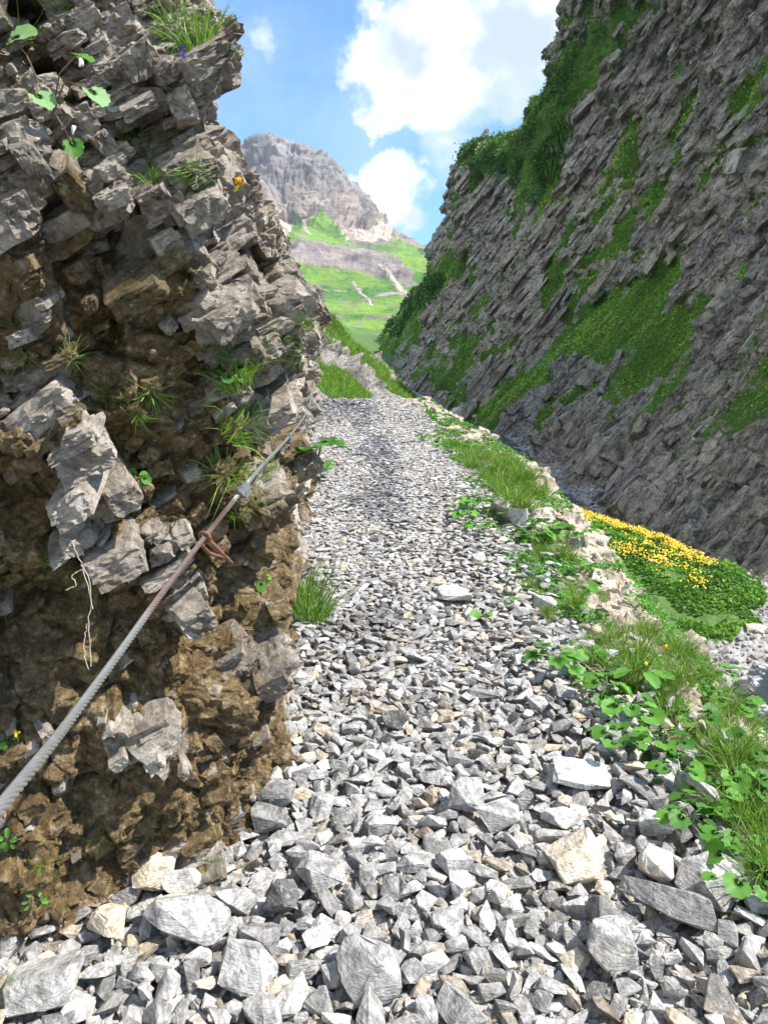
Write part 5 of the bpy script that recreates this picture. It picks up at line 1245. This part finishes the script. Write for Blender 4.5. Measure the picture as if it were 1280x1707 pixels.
# ------------------------------------------------------------------ steel cable along the wall
def cable():
    m, t, b = new_mat("galvanised_cable"); c = t.coord(); ru = t.attr('rust'); n = t.noise(c, 60, 5, .65)
    f = t.sstep(t.math('ADD', ru, t.math('MULTIPLY', t.math('SUBTRACT', n, .5), .9)), .35, .65)
    t.set(b.inputs['Base Color'], t.mix(f, t.mix(n, (.20, .20, .185), (.42, .41, .38)), t.mix(n, (.07, .048, .038), (.20, .14, .115))))
    t.set(b.inputs['Metallic'], t.mix(f, (.55, .55, .55), (0, 0, 0))); t.set(b.inputs['Roughness'], t.mix(f, (.42, .42, .42), (.85, .85, .85)))
    rs = simple("rusty_iron", (.20, .085, .045), .85, 0, .5, 60, bump=.5); zn = simple("zinc_clamp", (.22, .225, .22), .55, .3, .2, 60)
    C = [(-90, 1465, .50), (10, 1335, .64), (90, 1236, .82), (125, 1190, .94), (197, 1092, 1.18), (270, 990, 1.48), (338, 900, 1.85), (392, 832, 2.35), (437, 777, 2.9), (482, 728, 3.6), (510, 690, 4.6), (519, 662, 5.5), (523, 638, 6.2)]
    Pq = []
    for (a, b_, d) in C:
        h = hit(a, b_)[0]
        if h is not None and a > 0: d = min(d, float(proj(np.array(h))[2])-.05)
        Pq.append(atd(a, b_, d))
    A = np.array(Pq); x = np.linspace(0, len(A)-1, 400); S = catmull(A, x)
    ln = np.r_[0, np.cumsum(np.linalg.norm(np.diff(S, axis=0), axis=1))]
    sm = np.unique(np.r_[np.arange(0, min(3.2, ln[-1]), .005), np.arange(3.2, ln[-1], .03)]); S = np.stack([np.interp(sm, ln, S[:, k]) for k in range(3)], -1)
    tg = unit(np.gradient(S, axis=0)); a_ = unit(np.cross(tg, [0, 0, 1.0])); b2 = np.cross(tg, a_)
    e = empty("safety_cable", S[0], "twisted steel cable running along the rock wall, rusty in its middle", "cable")
    qx_, qy_, _ = proj(S); rust = sst(qx_, 200, 290)*(1-sst(qx_, 372, 410))
    parts, rr_ = [], []
    for k in range(6):
        ph = sm*2*math.pi/.085+k*math.pi/3; q = S+(np.cos(ph)[:, None]*a_+np.sin(ph)[:, None]*b2)*.0042
        parts.append(tube(q-S[0], .0024, 7)); rr_.append(np.repeat(rust, 7))
    V, F = cat_mesh(parts); mk("strands", V, F, m, parent=e, attrs=dict(rust=np.concatenate(rr_)), smooth=True)
    V, F = tube(S-S[0], .0034, 8); mk("core", V, F, m, parent=e, attrs=dict(rust=np.repeat(rust, 8)), smooth=True)
    def near_i(px): return int(np.argmin(np.abs(qx_-px)))
    def box(c_, ax, ay, az, hx, hy, hz):
        s_ = np.array([[x_, y_, z_] for x_ in (-1, 1) for y_ in (-1, 1) for z_ in (-1, 1)], float)
        bm = bmesh.new(); [bm.verts.new((q[0]*hx, q[1]*hy, q[2]*hz)) for q in s_]; bmesh.ops.convex_hull(bm, input=bm.verts[:]); bmesh.ops.dissolve_limit(bm, angle_limit=.1, verts=bm.verts[:], edges=bm.edges[:])
        bmesh.ops.bevel(bm, geom=bm.edges[:], offset=min(hx, hy, hz)*.3, segments=2, affect='EDGES'); bmesh.ops.triangulate(bm, faces=bm.faces[:]); bm.verts.ensure_lookup_table()
        V = np.array([v.co[:] for v in bm.verts]); F = np.array([[v.index for v in f_.verts] for f_ in bm.faces]); bm.free()
        return V@np.stack([ax, ay, az])+c_, F
    for px, nm, sz, lab in ((405, "clamp", 1.0, None), (482, "clamp", 1.6, None)):
        i = near_i(px); c_ = S[i]-S[0]; V, F = cat_mesh([box(c_, tg[i], a_[i], b2[i], .020*sz, .0125, .0125), box(c_+a_[i]*-.0+b2[i]*.016, tg[i], a_[i], b2[i], .014*sz, .010, .006)]); o = mk(nm, V, F, zn, parent=e)
        V, F = cat_mesh([tube([c_+tg[i]*s_+b2[i]*-.02, c_+tg[i]*s_+b2[i]*.03], .003, 8) for s_ in (-.009*sz, .009*sz)]); mk("bolt", V, F, zn, parent=o)
    i = near_i(342); c_ = S[i]; w_ = hit(372, 925)[0]; w_ = np.array(w_) if w_ is not None else c_+np.array([-.1, .1, 0])
    an = empty("rock_anchor", w_, "rusty iron anchor holding the cable to the wet rock wall", "anchor"); v = unit(w_-c_)
    V, F = tube([c_-w_-v*.0, v*.10], .0065, 10); mk("rod", V, F, rs, parent=an, smooth=True)
    th = np.linspace(0, 2*math.pi, 22); ring = c_-w_+(np.cos(th)[:, None]*a_[i]+np.sin(th)[:, None]*b2[i])*.0135; V, F = tube(ring, .0045, 8); mk("eye", V, F, rs, parent=an, smooth=True)
    k1 = unit(np.cross(v, tg[i])); V, F = cat_mesh([box((c_-w_)*.45, v, tg[i], k1, np.linalg.norm(c_-w_)*.42, .012, .0035)]); mk("plate", V, F, rs, parent=an)
    V, F = tube(resample([c_-w_+tg[i]*-.03, (c_-w_)*.5-tg[i]*.035, np.zeros(3)+v*.04], 10), .005, 8); mk("brace", V, F, rs, parent=an, smooth=True)
cable()

# ------------------------------------------------------------------ the valley air
def haze():
    lo, hi = np.array([-3200., -400., -400.]), np.array([3200., 4300., 1150.])
    for o in bpy.data.objects:
        if o.type == 'MESH' and o.parent is None and o.get('kind') == 'structure':
            co = np.empty(len(o.data.vertices)*3, np.float32); o.data.vertices.foreach_get('co', co); co = co.reshape(-1, 3)
            lo = np.minimum(lo, co.min(0)-1); hi = np.maximum(hi, co.max(0)+20)
    c = np.array([[x, y, z] for x in (lo[0], hi[0]) for y in (lo[1], hi[1]) for z in (lo[2], hi[2])])
    F = np.array([[0, 1, 3, 2], [4, 6, 7, 5], [0, 4, 5, 1], [2, 3, 7, 6], [0, 2, 6, 4], [1, 5, 7, 3]])
    m = bpy.data.materials.new("valley_air"); m.use_nodes = True; t = NT(m.node_tree); t.n.clear(); out = t.node('ShaderNodeOutputMaterial')
    v = t.node('ShaderNodeVolumePrincipled', {'Color': (0.80, 0.88, 1.0, 1), 'Density': 0.00006, 'Anisotropy': 0.2}); t.l.new(v.outputs[0], out.inputs['Volume'])
    mk("haze", c, F, m, kind='stuff', label="thin summer haze in the valley air", cat="haze")
haze()
